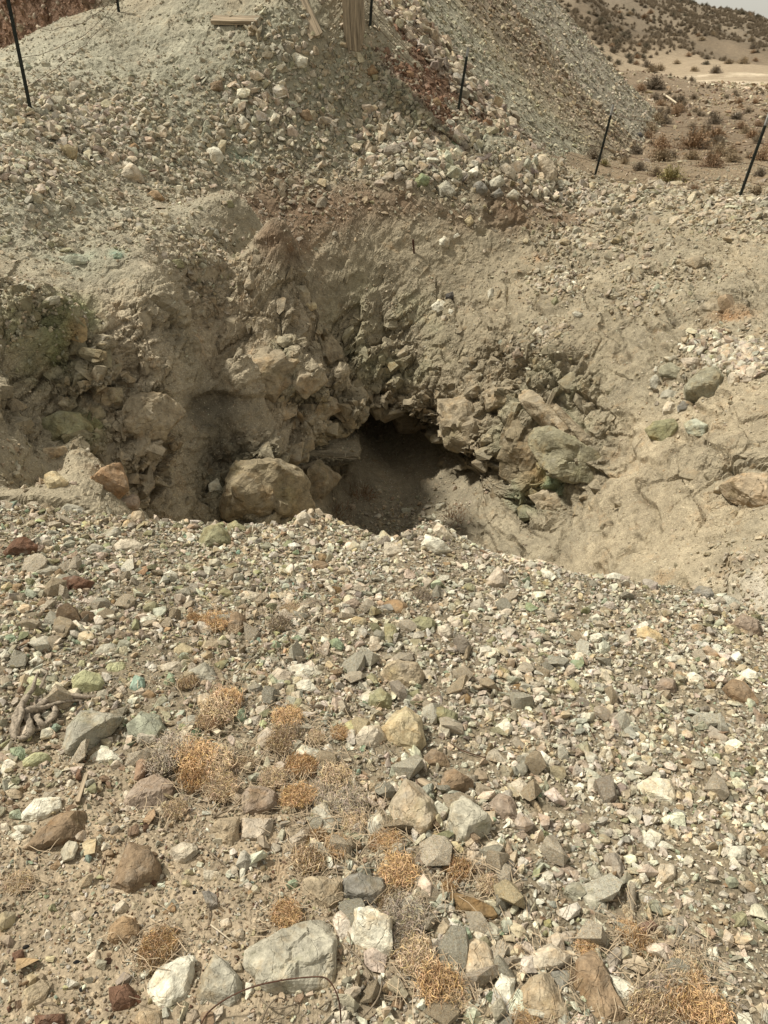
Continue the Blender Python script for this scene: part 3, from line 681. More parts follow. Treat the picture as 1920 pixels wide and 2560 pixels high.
5|P|.5|dull cream stone|500,760 530,740 555,790 530,810
5|W|.5|chalky stone|700,270 740,250 770,270 750,295
5|G|.5|grey flat stone|1460,270 1490,230 1515,245 1510,280
5|P|.6|pinkish stone|1480,760 1520,755 1530,790 1490,795
5|O|.5|mossy olive stone|940,350 970,325 1010,350 1000,375 950,370
5|K|.5|green-white stone|1020,200 1050,200 1060,210 1030,215
4|W|.7|white block on the stone pile|1490,430 1520,405 1560,425 1550,455 1500,455
4|C|.8|rounded cream block|1480,530 1500,497 1540,510 1540,550 1495,575
4|Y|.7|yellowish block on the stone pile|1505,470 1540,450 1575,475 1550,500 1510,490
4|O|.8|olive block|1385,455 1405,430 1435,430 1440,475 1395,480
4|G|.6|pale grey block|1340,410 1370,390 1410,400 1400,425 1350,430
4|W|.6|white flat block|1410,405 1450,390 1475,405 1450,425
4|P|.6|pinkish flat block|1275,440 1360,440 1365,480 1300,490
4|G|.6|grey block|1220,440 1260,425 1275,445 1230,460
4|W|.7|small white block|1440,460 1460,450 1470,485 1445,490
4|C|.7|cream block|1460,500 1490,475 1505,495 1480,515
4|W|.7|white cube|1550,440 1580,430 1590,455 1560,460
4|W|.6|flat pale block|1570,460 1620,455 1630,480 1580,485
4|C|.7|cream cube|1550,490 1590,485 1600,510 1555,515
4|P|.8|pale square block|1545,520 1595,515 1595,550 1550,550
4|O4|.7|big grey-olive boulder|1350,500 1440,475 1475,520 1460,590 1380,640 1300,620 1300,560
4|O4|.6|grey-olive craggy rock|1180,480 1240,460 1290,490 1270,530 1190,520
4|G|.4|flat grey rock|1170,590 1220,575 1290,590 1290,620 1200,615
4|C|.7|cream upright rock|1200,660 1230,620 1260,640 1250,690 1205,695
4|S|.7|blue-grey stone|1265,650 1290,625 1320,640 1310,670 1270,675
4|G|.6|grey upright rock|1150,530 1175,505 1195,540 1180,580 1150,570
4|W|.7|small white upright stone|1165,500 1170,475 1185,480 1185,510
4|O|.5|olive green lump of bedrock|1130,750 1170,710 1260,700 1280,740 1210,810 1150,790
4|K2|.4|green-stained low rock|1290,720 1350,700 1400,730 1380,780 1310,770
4|W|.6|white rock lying alone on the pit wall|195,215 235,185 265,195 265,240 230,255 200,240
4|W|.6|white chip beside the lone white rock|280,225 300,235 290,260 278,245
4|C|.6|cream chip below the lone white rock|245,260 270,255 265,285 248,282
4|S3|.7|dark grey stone|265,160 300,150 310,180 285,200 265,190
4|W|.6|small pale stone on the pit wall|445,150 470,135 475,180 450,185
4|K2|.5|flat green-tinged rock|460,380 490,345 545,345 540,385 490,395
4|W|.6|white rounded rock|640,335 665,305 695,330 690,345 650,345
4|G|.6|small grey rock|615,385 640,375 655,390 630,398
4|P2|.6|brownish angular rock|550,420 580,400 600,430 560,450
4|O|.7|olive upright rock|720,195 745,170 755,200 735,220
4|G|.5|rounded grey rock|810,245 830,235 860,250 850,268 820,265
4|F1|.3|narrow leaning fin of brown rock|580,600 600,600 560,720 500,830 480,835 520,740
4|F1|.35|tall olive brown fin of rock above the pit floor|600,640 650,700 655,850 700,950 620,1000 500,910 540,800 585,680
4|F2|.35|long slanting slab of tan rock|600,560 660,590 830,740 960,900 940,920 860,870 700,740 620,650
4|F3|.3|green-stained ledge of rock|660,770 740,760 850,850 950,900 1000,930 900,960 780,950 700,900 650,820
4|F2|.6|jutting block of rock at the foot of the fins|650,1040 720,1010 800,1060 820,1106 690,1106
4|F2|.5|angular ledge beside the fins|430,600 470,570 540,570 530,640 450,660
4|F2|.5|brown outcrop on the sandy slope|1360,230 1420,190 1470,210 1440,250 1380,260
4|F2|.5|small brown outcrop near the rim|1300,20 1370,0 1390,30 1340,60
4|F4|.6|large layered brown outcrop|1480,1000 1560,950 1659,960 1700,1050 1700,1106 1600,1106 1520,1050
4|G|.7|grey stone on the dark pit floor|215,1105 225,1070 265,1065 260,1100
3|W|.6|white stone in the dusty alcove|900,985 940,958 962,1005 940,1030 905,1020
3|R|.6|orange-stained craggy rock|380,960 440,910 525,895 550,960 560,1010 510,1050 430,1000
3|Y|.6|tan rounded rock|185,960 230,920 300,980 290,1010 210,1020
3|O|.6|greenish block of jointed rock|180,700 260,670 370,680 420,760 330,800 180,800
3|T|.5|tan ledge under the greenish block|180,830 280,820 300,860 200,880
3|F2|.5|broad tan outcrop of jointed rock|540,700 600,620 720,620 780,680 700,780 620,800 545,760
3|F2|.5|square block of bedrock under an overhang|400,580 520,580 520,650 430,660
3|F1|.6|large rounded boulder with green weathering|1000,970 1060,910 1200,900 1300,980 1320,1100 1000,1110
3|F2|.5|pointed spur of rock beside the dark hollow|1310,930 1380,905 1455,965 1380,1050 1330,1080
3|F2|.5|tan-green bulge of bedrock|1060,470 1150,420 1260,440 1280,500 1180,600 1030,560
3|F2|.6|blocky ledge on the spur|1290,490 1380,480 1400,540 1320,600 1270,550
3|Y|.6|small tan knob on the spur edge|1320,205 1365,200 1370,225 1340,245
3|W|.6|white square chip on a ledge|1330,480 1350,480 1355,500 1335,502
3|F2|.4|jagged tip of the rock spur|1385,330 1430,350 1490,440 1480,490 1400,460
3|G|.5|flat grey rock on the slope|180,180 260,170 275,200 200,215
3|K2|.5|turquoise-tinted rock|250,0 380,0 380,30 300,45
3|K3|.5|small turquoise stone|490,-10 530,-10 530,20 490,15
3|O|.5|grey-olive rock|730,20 790,10 800,50 740,55
3|F2|.4|low tan rock ledge|20,640 60,620 110,650 60,680
3|G|.5|grey flat rock beside the orange rock|260,1080 330,1060 385,1090 380,1130 270,1130
3|P2|.7|pinkish brown lump|510,1060 570,1030 610,1060 600,1100 520,1100
1|C|.7|big cream boulder|505,750 560,700 600,730 630,790 560,795 510,780
1|O2|.6|orange-brown boulder|630,840 680,820 715,860 700,880 640,870
1|W|.6|white craggy rock|890,640 940,630 970,680 950,720 910,720
1|W|.5|pale flat rock|845,685 890,695 910,730 870,720
1|W|.7|white faceted rock below the leaning board|1255,240 1280,225 1330,250 1325,300 1280,300
1|W|.5|white flake below the fallen plank|1100,185 1140,180 1150,215 1120,215
1|G|.4|grey shard|1190,210 1215,220 1230,290 1200,260
1|S2|.6|dull grey stone|1270,190 1300,200 1300,230 1275,225
1|C|.6|small cream stone|1335,310 1360,300 1370,335 1330,335
1|O2|.8|ochre boulder beside the splintered stump|1580,300 1610,275 1645,320 1620,335 1585,330
1|B|.6|brown angular rock|1285,480 1330,470 1365,510 1320,530 1290,500
1|B|.7|blocky brown rock|905,360 960,345 965,400 910,395
1|C|.7|cream rounded stone near the steel post|170,470 200,445 230,465 200,490
1|S2|.5|dark grey-brown flat rock|435,465 500,470 490,500 440,500
1|Y|.6|yellowish rock|250,640 300,630 335,650 330,695 300,690
1|O2|.6|orange-brown stone|545,640 580,615 605,640 580,665
1|G|.6|grey-green rock|420,650 440,600 470,620 460,655
1|P|.6|pinkish grey rock|470,680 500,650 520,690 480,720
1|P|.5|pale pink-tinged stone|0,640 15,620 20,650 5,665
1|W|.5|white flat rock|0,580 60,570 60,600 10,615
1|G|.6|light grey rock|350,650 390,640 410,680 370,690
1|P|.7|pinkish upright stone|290,345 320,325 335,355 300,370
1|D2|.4|reddish purple flat stone|630,690 670,690 690,710 640,715
1|D2|.6|small brick-red stone|640,740 665,730 685,745 660,755
1|O|.6|olive rock on the pit edge|970,870 1000,865 1015,895 980,900
1|G|.6|square grey rock|520,930 560,900 580,930 550,955
1|G|.5|pale grey rock near the pit edge|720,985 760,965 765,1000 730,1010
1|G|.4|long pale rock on the pit edge|890,975 940,990 950,1030 910,1015
1|G|.5|grey craggy rock|240,500 280,490 305,515 270,530
1|O3|.6|large dull rock on the pit edge|870,540 910,560 915,600 870,600
1|G|.6|blocky grey-tan rock|1180,560 1230,550 1230,600 1190,595
2|T3|.6|tall tan boulder standing on the rim pile|650,680 690,665 725,700 748,760 735,795 700,800 665,740
2|C|.7|cream angular boulder|500,720 530,700 570,740 565,780 520,770
2|S|.7|slate grey boulder|378,800 420,780 450,815 440,845 395,840
2|C|.6|pale block in the rim pile|585,770 620,745 650,770 620,795
2|C|.8|rounded cream stone in the rim pile|585,820 610,795 635,815 620,845
2|W|.7|white block at the foot of the tall tan boulder|665,820 700,805 718,830 690,860
2|T|.7|small tan stone in the rim pile|640,800 680,792 680,820 650,825
2|G|.6|grey-cream block|455,780 500,755 525,790 500,815 455,820
2|S|.6|dark grey block|460,840 500,810 520,840 480,858
2|G|.7|light grey boulder|525,845 560,815 590,840 570,875 535,865
2|G|.7|large grey boulder on the rim|230,810 270,775 315,830 290,865 240,855
2|K5|.6|green boulder on the rim|125,780 160,745 205,770 190,800 130,825
2|S2|.6|dull grey boulder|30,760 70,735 85,770 50,795
2|S2|.6|wide grey-brown boulder|0,640 60,620 85,655 40,690 0,680
2|P|.7|pinkish cream upright boulder|165,610 190,593 215,625 210,655 175,650
2|G|.5|upright grey slab|95,620 125,615 130,660 100,660
2|C|.6|cream slanting rock|260,660 290,650 320,690 290,700
2|S2|.7|dark tan boulder|325,620 350,607 380,640 340,660
2|K4|.6|dark green-grey rock|285,620 300,600 325,615 320,650 290,645
2|G|.6|flat grey block|375,695 410,695 410,730 380,735
2|S2|.6|brown-grey block|290,700 330,700 325,735 300,740
2|P|.6|tan-grey block|90,780 125,775 125,820 95,820
2|Y|.5|tan wedge on the brown earth wall|345,955 375,925 388,960 365,985
2|W|.7|white rock lying on the brown earth wall|235,1040 260,1018 285,1040 275,1075 240,1065
2|W|.5|small white flake on the brown earth wall|290,1020 320,1005 330,1020 300,1035
2|C|.6|pale pebble under the rim|735,1050 755,1040 770,1060 745,1070
2|P|.6|pinkish rock under the rim|1060,1040 1090,1035 1095,1070 1070,1078
2|W|.4|white flat stone right at the rim|795,880 825,855 850,875 820,890
2|C|.7|light boulder beside the yellow-green bush|1160,790 1190,775 1220,810 1210,840 1165,830
2|W|.5|white rock at the foot of the steel post|1500,880 1550,850 1560,880 1520,895
2|G|.6|grey rock near the rim|1070,810 1110,790 1140,820 1100,840
2|O2|.8|ochre boulder on the mound|190,440 230,420 250,460 220,475
2|P|.6|pink rock in the coarse band|90,150 110,130 130,160 110,195
2|P|.6|mauve rock in the coarse band|40,60 70,45 80,80 45,90
2|G|.6|grey boulder beside the timber post|0,80 30,70 40,110 0,115
2|P|.6|pinkish block in the coarse band|220,200 260,200 260,240 230,235
2|S3|.6|dark rock at the toe of the spoil heap|1085,580 1110,570 1120,590 1095,595
4|F2|.3|lower slanting slab of rock behind the fins|700,640 740,650 900,800 960,880 940,900 850,830
4|F1|.3|brown sliver of rock between the fins|655,700 690,740 720,860 700,900 660,850
4|F2|.5|cracked block of bedrock above the hollow|20,640 120,600 220,640 200,730 80,740
4|F2|.5|brown bulge of bedrock over the hollow|250,640 360,620 420,720 380,820 280,800
"""
# ---------------------------------------------------------------- stones
PAL = {'W': (.60,.565,.46), 'C': (.51,.445,.345), 'T': (.38,.31,.215), 'T2': (.36,.29,.20), 'T3': (.45,.38,.28), 'B': (.25,.18,.115), 'B2': (.215,.155,.10), 'B3': (.19,.125,.06),
       'D': (.15,.085,.055), 'D2': (.20, .125, .09), 'G': (.375,.35,.28), 'G2': (.415,.385,.305), 'G3': (.335,.315,.255), 'G4': (.34,.31,.25), 'S': (.235,.22,.19), 'S2': (.29,.25,.20), 'S3': (.09,.085,.08),
       'O': (.27,.255,.155), 'O3': (.31,.315,.24), 'O4': (.29,.27,.195), 'O2': (.30, .21, .125), 'L': (.41, .405, .24), 'K': (.27, .32, .215), 'K2': (.38, .385, .30), 'K3': (.26, .34, .27), 'K4': (.15, .20, .12), 'K5': (.235, .27, .16),
       'Y': (.45, .375, .24), 'R': (.32, .215, .13), 'P': (.43, .365, .285), 'P2': (.30,.235,.18), 'F1': (.25, .205, .135), 'F2': (.32, .265, .185), 'F3': (.275, .25, .17), 'F4': (.34, .27, .185)}
ICO = {}
def ico(n):
    if n not in ICO:
        bm = bmesh.new(); bmesh.ops.create_icosphere(bm, subdivisions=n, radius=1)
        ICO[n] = (np.array([v.co[:] for v in bm.verts]), np.array([[v.index for v in f.verts] for f in bm.faces])); bm.free()
    return ICO[n]
def carve(U, PN, PH, S, soft=0.0):
    """radius along each direction where the first cutting plane is met"""
    D = U * S; q = D @ PN.T; q = np.where(q > 1e-6, PH[None, :] / np.maximum(q, 1e-6), 1e6)
    if soft: t = -soft * np.log(np.exp(-np.minimum(q, 50) / soft).sum(1) + 1e-300)
    else: t = q.min(1)
    return D * np.minimum(t, 4)[:, None]
def random_stone(rs, sub, flat=.65, cuts=13):
    U, F = ico(sub); n = rs.randn(cuts, 3); n /= np.linalg.norm(n, axis=1, keepdims=True); h = rs.uniform(.55, 1.0, cuts)
    S = np.array([1, rs.uniform(.6, .95), flat * rs.uniform(.75, 1.2)])
    big = np.vstack([np.eye(3), -np.eye(3)]); n = np.vstack([n, big]); h = np.concatenate([h, [1.05] * 6])
    q = U @ n.T; t = np.where(q > 1e-6, h / np.maximum(q, 1e-6), 9).min(1)
    V = U * t[:, None] * S; V += U * (.05 * fbm(V * 2.7 + rs.rand(3) * 50, 2, rs.randint(999)))[:, None]
    V /= np.abs(V).max(); return V * .5, F
def hull_stone(rs, n, S):
    bm = bmesh.new()
    for i in range(n):
        d = rs.randn(3); d /= np.abs(d).max() ** .6 * np.linalg.norm(d) ** .4; bm.verts.new(Vector(d * S * rs.uniform(.78, 1.0)))
    r = bmesh.ops.convex_hull(bm, input=bm.verts); bmesh.ops.delete(bm, geom=[g for g in r['geom_interior'] if isinstance(g, bmesh.types.BMVert)], context='VERTS')
    bmesh.ops.triangulate(bm, faces=bm.faces); V = np.array([v.co[:] for v in bm.verts]); bm.verts.index_update(); F = np.array([[v.index for v in f.verts] for f in bm.faces]); bm.free()
    return V / np.abs(V).max() * .5, F
shapes = bpy.data.collections.new('stone_shapes')
rs = np.random.RandomState(11)
NVAR = 26
for i in range(NVAR):
    V, F = hull_stone(rs, rs.randint(9, 17), np.array([1, rs.uniform(.5, .9), rs.uniform(.32, .75)]))
    o = bpy.data.objects.new('stone_shape', mesh_np('stone_shape', V, F, False)); o.data.materials.append(M_grav); shapes.objects.link(o)
shapes_far = bpy.data.collections.new('heap_stone_shapes')
for i in range(10):
    V, F = hull_stone(rs, 10, np.array([1, .8, .6]))
    o = bpy.data.objects.new('heap_stone_shape', mesh_np('heap_stone_shape', V, F, False)); o.data.materials.append(M_gravfar); shapes_far.objects.link(o)

def euler_for(nrm, rs, tilt):
    z = nrm + rs.randn(len(nrm), 3) * tilt; z /= np.linalg.norm(z, axis=1, keepdims=True)
    a = rs.randn(len(nrm), 3); x = a - (a * z).sum(1, keepdims=True) * z; x /= np.linalg.norm(x, axis=1, keepdims=True) + 1e-9
    y = np.cross(z, x)
    return np.stack([np.arctan2(y[:, 2], z[:, 2]), -np.arcsin(np.clip(x[:, 2], -1, 1)), np.arctan2(x[:, 1], x[:, 0])], 1)
def scatter(name, P, Nn, size, colr, coll, nvar, rs, tilt=.35, sink=.12, label=None):
    me = bpy.data.meshes.new(name); n = len(P); me.vertices.add(n)
    P = P + Nn * (size * (.22 - sink))[:, None]
    me.vertices.foreach_set('co', P.astype(np.float32).ravel())
    sc = size[:, None] * rs.uniform(.75, 1.25, (n, 3))
    for nm, ty, key, dat in (('rot', 'FLOAT_VECTOR', 'vector', euler_for(Nn, rs, tilt)), ('scl', 'FLOAT_VECTOR', 'vector', sc),
                             ('idx', 'INT', 'value', rs.randint(0, nvar, n)), ('col', 'FLOAT_COLOR', 'color', np.hstack([colr, np.ones((n, 1))]))):
        a = me.attributes.new(nm, ty, 'POINT'); a.data.foreach_set(key, np.ascontiguousarray(dat).astype(np.int32 if ty == 'INT' else np.float32).ravel())
    o = bpy.data.objects.new(name, me); COL.objects.link(o); o['kind'] = 'stuff'
    if label: o['label'] = label; o['category'] = 'gravel'
    g = bpy.data.node_groups.new(name, 'GeometryNodeTree')
    g.interface.new_socket('Geometry', in_out='INPUT', socket_type='NodeSocketGeometry'); g.interface.new_socket('Geometry', in_out='OUTPUT', socket_type='NodeSocketGeometry')
    gi = g.nodes.new('NodeGroupInput'); go = g.nodes.new('NodeGroupOutput'); ip = g.nodes.new('GeometryNodeInstanceOnPoints'); ci = g.nodes.new('GeometryNodeCollectionInfo')
    ci.inputs['Collection'].default_value = coll; ci.inputs['Separate Children'].default_value = True; ci.inputs['Reset Children'].default_value = True
    ip.inputs['Pick Instance'].default_value = True
    def na(nm, ty):
        x = g.nodes.new('GeometryNodeInputNamedAttribute'); x.data_type = ty; x.inputs[0].default_value = nm; return x.outputs[0]
    g.links.new(gi.outputs[0], ip.inputs['Points']); g.links.new(ci.outputs[0], ip.inputs['Instance'])
    g.links.new(na('rot', 'FLOAT_VECTOR'), ip.inputs['Rotation']); g.links.new(na('scl', 'FLOAT_VECTOR'), ip.inputs['Scale']); g.links.new(na('idx', 'INT'), ip.inputs['Instance Index'])
    g.links.new(ip.outputs[0], go.inputs[0])
    md = o.modifiers.new('scatter', 'NODES'); md.node_group = g
    return o
# picking places on a grid surface
G1 = P1.reshape(NR, NC, 3)
def cells(P, Nn, nr, nc, dens, n, rs):
    """n random places; dens = wished density per vertex"""
    G = P.reshape(nr, nc, 3); a = np.linalg.norm(np.cross(G[1:, :-1] - G[:-1, :-1], G[:-1, 1:] - G[:-1, :-1]), axis=-1)
    w = (a * dens.reshape(nr, nc)[:-1, :-1]).ravel(); w = np.maximum(w, 0); cw = np.cumsum(w); k = np.searchsorted(cw, rs.rand(n) * cw[-1])
    r, c = np.divmod(k, nc - 1); fr, fc = rs.rand(n, 1), rs.rand(n, 1)
    p = (G[r, c] * (1 - fr) + G[r + 1, c] * fr) * (1 - fc) + (G[r, c + 1] * (1 - fr) + G[r + 1, c + 1] * fr) * fc
    return p, Nn.reshape(nr, nc, 3)[r, c], r * nc + c
def pick(rs, n, table):
    ks = list(table); p = np.array([table[k] for k in ks], float); p /= p.sum()
    C = np.array([PAL[k] for k in ks])[rs.choice(len(ks), n, p=p)]
    return np.clip(C * rs.uniform(.78, 1.2, (n, 1)) * rs.uniform(.95, 1.05, (n, 3)), .02, .85)
def sizes(rs, n, a, b, k=2.2):
    u = rs.rand(n); e = 1 - k
    return (a ** e + u * (b ** e - a ** e)) ** (1 / e)
FGT = {'W': .34, 'C': .27, 'T3': .10, 'T': .06, 'G': .15, 'P': .10, 'S2': .04, 'O': .03, 'K2': .03, 'Y': .025, 'B': .02, 'O2': .01, 'K': .008}
FGL = {'W': .19, 'C': .2, 'T3': .10, 'T': .12, 'G': .18, 'P': .09, 'S2': .08, 'O': .09, 'K2': .06, 'L': .02, 'Y': .03, 'B': .05, 'O2': .015, 'K': .02, 'K3': .006}
SOI = {'W': .14, 'C': .22, 'T3': .16, 'T': .2, 'B': .1, 'B2': .08, 'Y': .06, 'O2': .06, 'D': .03, 'G': .05}
MIX = {'C': .12, 'T3': .16, 'T': .2, 'G': .22, 'W': .06, 'P': .10, 'S2': .10, 'G3': .1, 'O': .04, 'K2': .03, 'B': .02}
WRM = {'C': .2, 'T3': .25, 'T': .2, 'G': .1, 'W': .08, 'P': .1, 'S2': .06, 'F4': .2}
# ---- single rocks, each cut to its own outline
bpy.context.view_layer.update()
def drop(u, v, objs=None):
    d = ray(u, v).normalized(); best = None
    for o in (objs or (ground, far_ground, heap)):
        ok, loc, nrm, _ = o.ray_cast(EYE, d)
        if ok and (best is None or (loc - EYE).length < (best[0] - EYE).length): best = (loc, nrm, o)
    return best
def smooth_normal(loc):
    x = np.array([loc.x]); y = np.array([loc.y]); e = .12
    if loc.y > 15.5: return Vector((0, 0, 1))
    f = lambda a, b: float(base_z(np.array([a]), np.array([b]))[0])
    n = Vector((-(f(loc.x + e, loc.y) - f(loc.x - e, loc.y)) / (2 * e), -(f(loc.x, loc.y + e) - f(loc.x, loc.y - e)) / (2 * e), 1)); n.normalize(); return n
rr = np.random.RandomState(5)
FOOT = []
def hull2(pts):
    pts = sorted(set(pts)); 
    def half(ps):
        h = []
        for p in ps:
            while len(h) >= 2 and (h[-1][0] - h[-2][0]) * (p[1] - h[-2][1]) - (h[-1][1] - h[-2][1]) * (p[0] - h[-2][0]) <= 0: h.pop()
            h.append(p)
        return h[:-1]
    return half(pts) + half(pts[::-1])
def kd_solid(key): return 1.0
def rock_from_outline(name, pts, key, thick, grow=1.0):
    us = [p[0] for p in pts]; vs = [p[1] for p in pts]; cu = (min(us) + max(us)) / 2; vb = max(vs); vt = min(vs)
    h = drop(cu, min(vb - .30 * (vb - vt), 2600)); 
    if h is None: h = drop(cu, vb - 2)
    loc, nrm, _ = h; sn = smooth_normal(loc); view = (EYE - loc).normalized()
    Nn = (sn * .55 + view * .6).normalized() if key[0] != 'F' else (sn * .3 + view * .8).normalized()
    if key[0] == 'F': thick = max(thick * 1.1, .26); grow = 1.28
    P = []
    for u, v in pts:
        d = ray(u, v); t = (loc - EYE).dot(Nn) / d.dot(Nn); P.append(EYE + d * t)
    c = sum(P, Vector()) / len(P)
    e1 = Nn.cross(Vector((0, 0, 1))); e1 = e1.normalized() if e1.length > .01 else Vector((1, 0, 0)); e2 = Nn.cross(e1)
    q = hull2([((p - c).dot(e1) * grow, (p - c).dot(e2) * grow) for p in P]); Q = np.array(q)
    cen = Q.mean(0); Q = Q - cen; c = c + e1 * cen[0] + e2 * cen[1]
    # in-plane principal size
    R = np.abs(Q).max(0); mn = min(np.ptp(Q[:, 0]), np.ptp(Q[:, 1])); T = max(thick * mn * .62, .006)
    PN, PH = [], []
    for i in range(len(Q)):
        a, b = Q[i], Q[(i + 1) % len(Q)]; e = b - a
        if np.linalg.norm(e) < 1e-6: continue
        n = np.array([e[1], -e[0]]); n /= np.linalg.norm(n); hgt = n @ a
        if hgt < 0: n, hgt = -n, -hgt
        for k, sh in ((rr.uniform(.15, .8), 0), (rr.uniform(-.5, .05), 0)):
            m = np.array([n[0], n[1], k]); L = np.linalg.norm(m); PN.append(m / L); PH.append(hgt / L * 1.02)
    for j in range(4):
        m = np.array([rr.uniform(-.45, .45), rr.uniform(-.45, .45), 1]); m /= np.linalg.norm(m); PN.append(m); PH.append(T * rr.uniform(.78, 1.15))
    for j in range(4):
        a = rr.uniform(0, 6.28); m = np.array([math.cos(a), math.sin(a), rr.uniform(.6, 1.1)]); m /= np.linalg.norm(m); PN.append(m); PH.append((T * m[2] + mn * .5 * math.hypot(m[0], m[1])) * rr.uniform(.72, .95))
    PN.append(np.array([0, 0, -1.])); PH.append(T)
    PN = np.array(PN); PH = np.array(PH)
    dist = (loc - EYE).length; px = np.ptp(Q, 0).max() / dist * FPX
    sub = 5 if px > 150 else 4 if px > 65 else 3
    U, F = ico(sub)
    V = carve(U, PN, PH, np.array([R[0], R[1], T]))
    s = mn
    off = rr.rand(3) * 40
    amp = .045 if key[0] != 'F' else .085
    hb, eb = blocks(V / s * 3.2 + off, 3, .8)
    nv = U / np.linalg.norm(U, axis=1, keepdims=True)
    V = V + nv * (s * (amp * fbm(V / s * 2.6 + off, 4, 7, .55) * 1.3 + amp * .7 * hb))[:, None]
    V[:, 2] += 0
    M = Matrix((e1, e2, Nn)).transposed()
    FOOT.append((c, float(np.sqrt(np.ptp(Q[:, 0]) * np.ptp(Q[:, 1])) * .5), kd_solid(key)))
    me = mesh_np(name, V @ np.array(M).T, F, False)
    o = bpy.data.objects.new(name, me); COL.objects.link(o); o.location = c - Nn * T * (.02 if key[0] != 'F' else .15)
    me.materials.append(M_rock if loc.y < 4 else M_rockmid)
    k = rr.uniform(.93, 1.07); o.color = (*[min(x * k, .9) for x in PAL[key]], 1)
    return o, loc, px
LMK = [('the big grey slab', 725, 2390), ('the curved rusty wire', 560, 2500), ('the white cracked rock', 100, 2025), ('the soil-caked boulder', 340, 2170), ('the orange-stained cream rock', 1010, 1850), ('the driftwood root', 90, 1770),
 ('the largest lime green rock', 225, 1705), ('the crumbly grey boulder', 200, 1850), ('the cream loaf-shaped block', 625, 1500), ('the dark red-brown boulder', 60, 1375), ('the long ridged brown rock', 1175, 2270), ('the jagged white rock', 1640, 1980),
 ('the white cross rock', 1235, 1465), ('the pale wood splinter', 1335, 1405), ('the tall rim boulder', 1365, 425), ('the big cream boulder', 330, 435), ('the leaning board', 760, 70), ('the timber post', 885, 60), ('the green-streaked boulder', 1165, 2060),
 ('the yellow-green bush', 1675, 450), ('the brown rock fins', 1350, 1100), ('the lone white rock', 1095, 765), ('the grey-olive boulder', 1760, 960), ('the layered brown outcrop', 1880, 1230), ('the turquoise-tinted rock', 185, 645), ('the dark hollow', 900, 1240),
 ('the blade-like rock', 1265, 2500), ('the pink cracked boulder', 1860, 1570), ('the ridged brown slab', 1850, 1735), ('the short rusty rod', 1210, 1820), ('the pinkish brown slab', 375, 1990), ('the crumbly olive rock', 500, 1350), ('the upright brown sprig', 655, 1620),
 ('the fallen plank', 590, 62), ('the pale twig tangle', 185, 1520), ('the orange-stained craggy rock', 275, 1200), ('the cream spike', 1090, 1330), ('the light grey dark-faced rock', 510, 1690), ('the brown elongated slab', 1500, 2500), ('the tan orange-edged rock', 1630, 1590), ('the pale square block pile', 1850, 900)]
TAKEN = set()
def placed(desc, u, v):
    L = sorted(LMK, key=lambda m: (m[1] - u) ** 2 + ((m[2] - v) * 1.0) ** 2)
    L = [m for m in L if abs(m[1] - u) + abs(m[2] - v) > 25]
    def rel(m):
        dx, dy = u - m[1], v - m[2]
        return 'beside' if abs(dx) > 1.2 * abs(dy) else ('beyond' if dy < 0 else 'in front of')
    cands = [f'{desc} {rel(L[0])} {L[0][0]}', f'{desc} between {L[0][0]} and {L[1][0]}', f'{desc} {rel(L[1])} {L[1][0]}', f'{desc} between {L[0][0]} and {L[2][0]}', f'{desc} {rel(L[2])} {L[2][0]}', f'{desc} between {L[1][0]} and {L[2][0]}']
    for j in range(3, 7):
        cands += [f'{desc} {rel(L[j])} {L[j][0]}'] + [f'{desc} between {L[i][0]} and {L[j][0]}' for i in range(3)]
    for c in cands:
        if c not in TAKEN and 4 <= len(c.split()) <= 16: TAKEN.add(c); return c
    return cands[0]
def kind_of(desc):
    for w, k in (('outcrop', 'rock_outcrop'), ('spur', 'rock_outcrop'), ('fin', 'rock_outcrop'), ('ledge', 'rock_outcrop'), ('bulge', 'rock_outcrop'), ('bedrock', 'rock_outcrop'), ('boulder', 'boulder'), ('slab', 'stone_slab'), ('rock', 'rock')):
        if w in desc.replace('-', ' ').split(): return k
    return 'stone'
GRP = {'rock_outcrop': 'outcrops of bedrock in the pit walls', 'boulder': 'boulders lying round the pit', 'stone_slab': 'flat slabs of stone on the banks', 'rock': 'single rocks on the banks', 'stone': 'single stones on the banks'}
for line in ROCKS.strip().split('\n'):
    r, key, th, desc, pt = line.split('|'); r = int(r)
    pts = [rg(r, *map(float, q.split(','))) for q in pt.split()]
    kd = kind_of(desc)
    o, loc, px = rock_from_outline(kd, pts, key, float(th))
    cu = sum(p[0] for p in pts) / len(pts); cv = sum(p[1] for p in pts) / len(pts)
    o['label'] = placed(desc, cu, cv); o['category'] = {'rock_outcrop': 'rock outcrop', 'stone_slab': 'stone slab'}.get(kd, kd); o['group'] = GRP[kd]
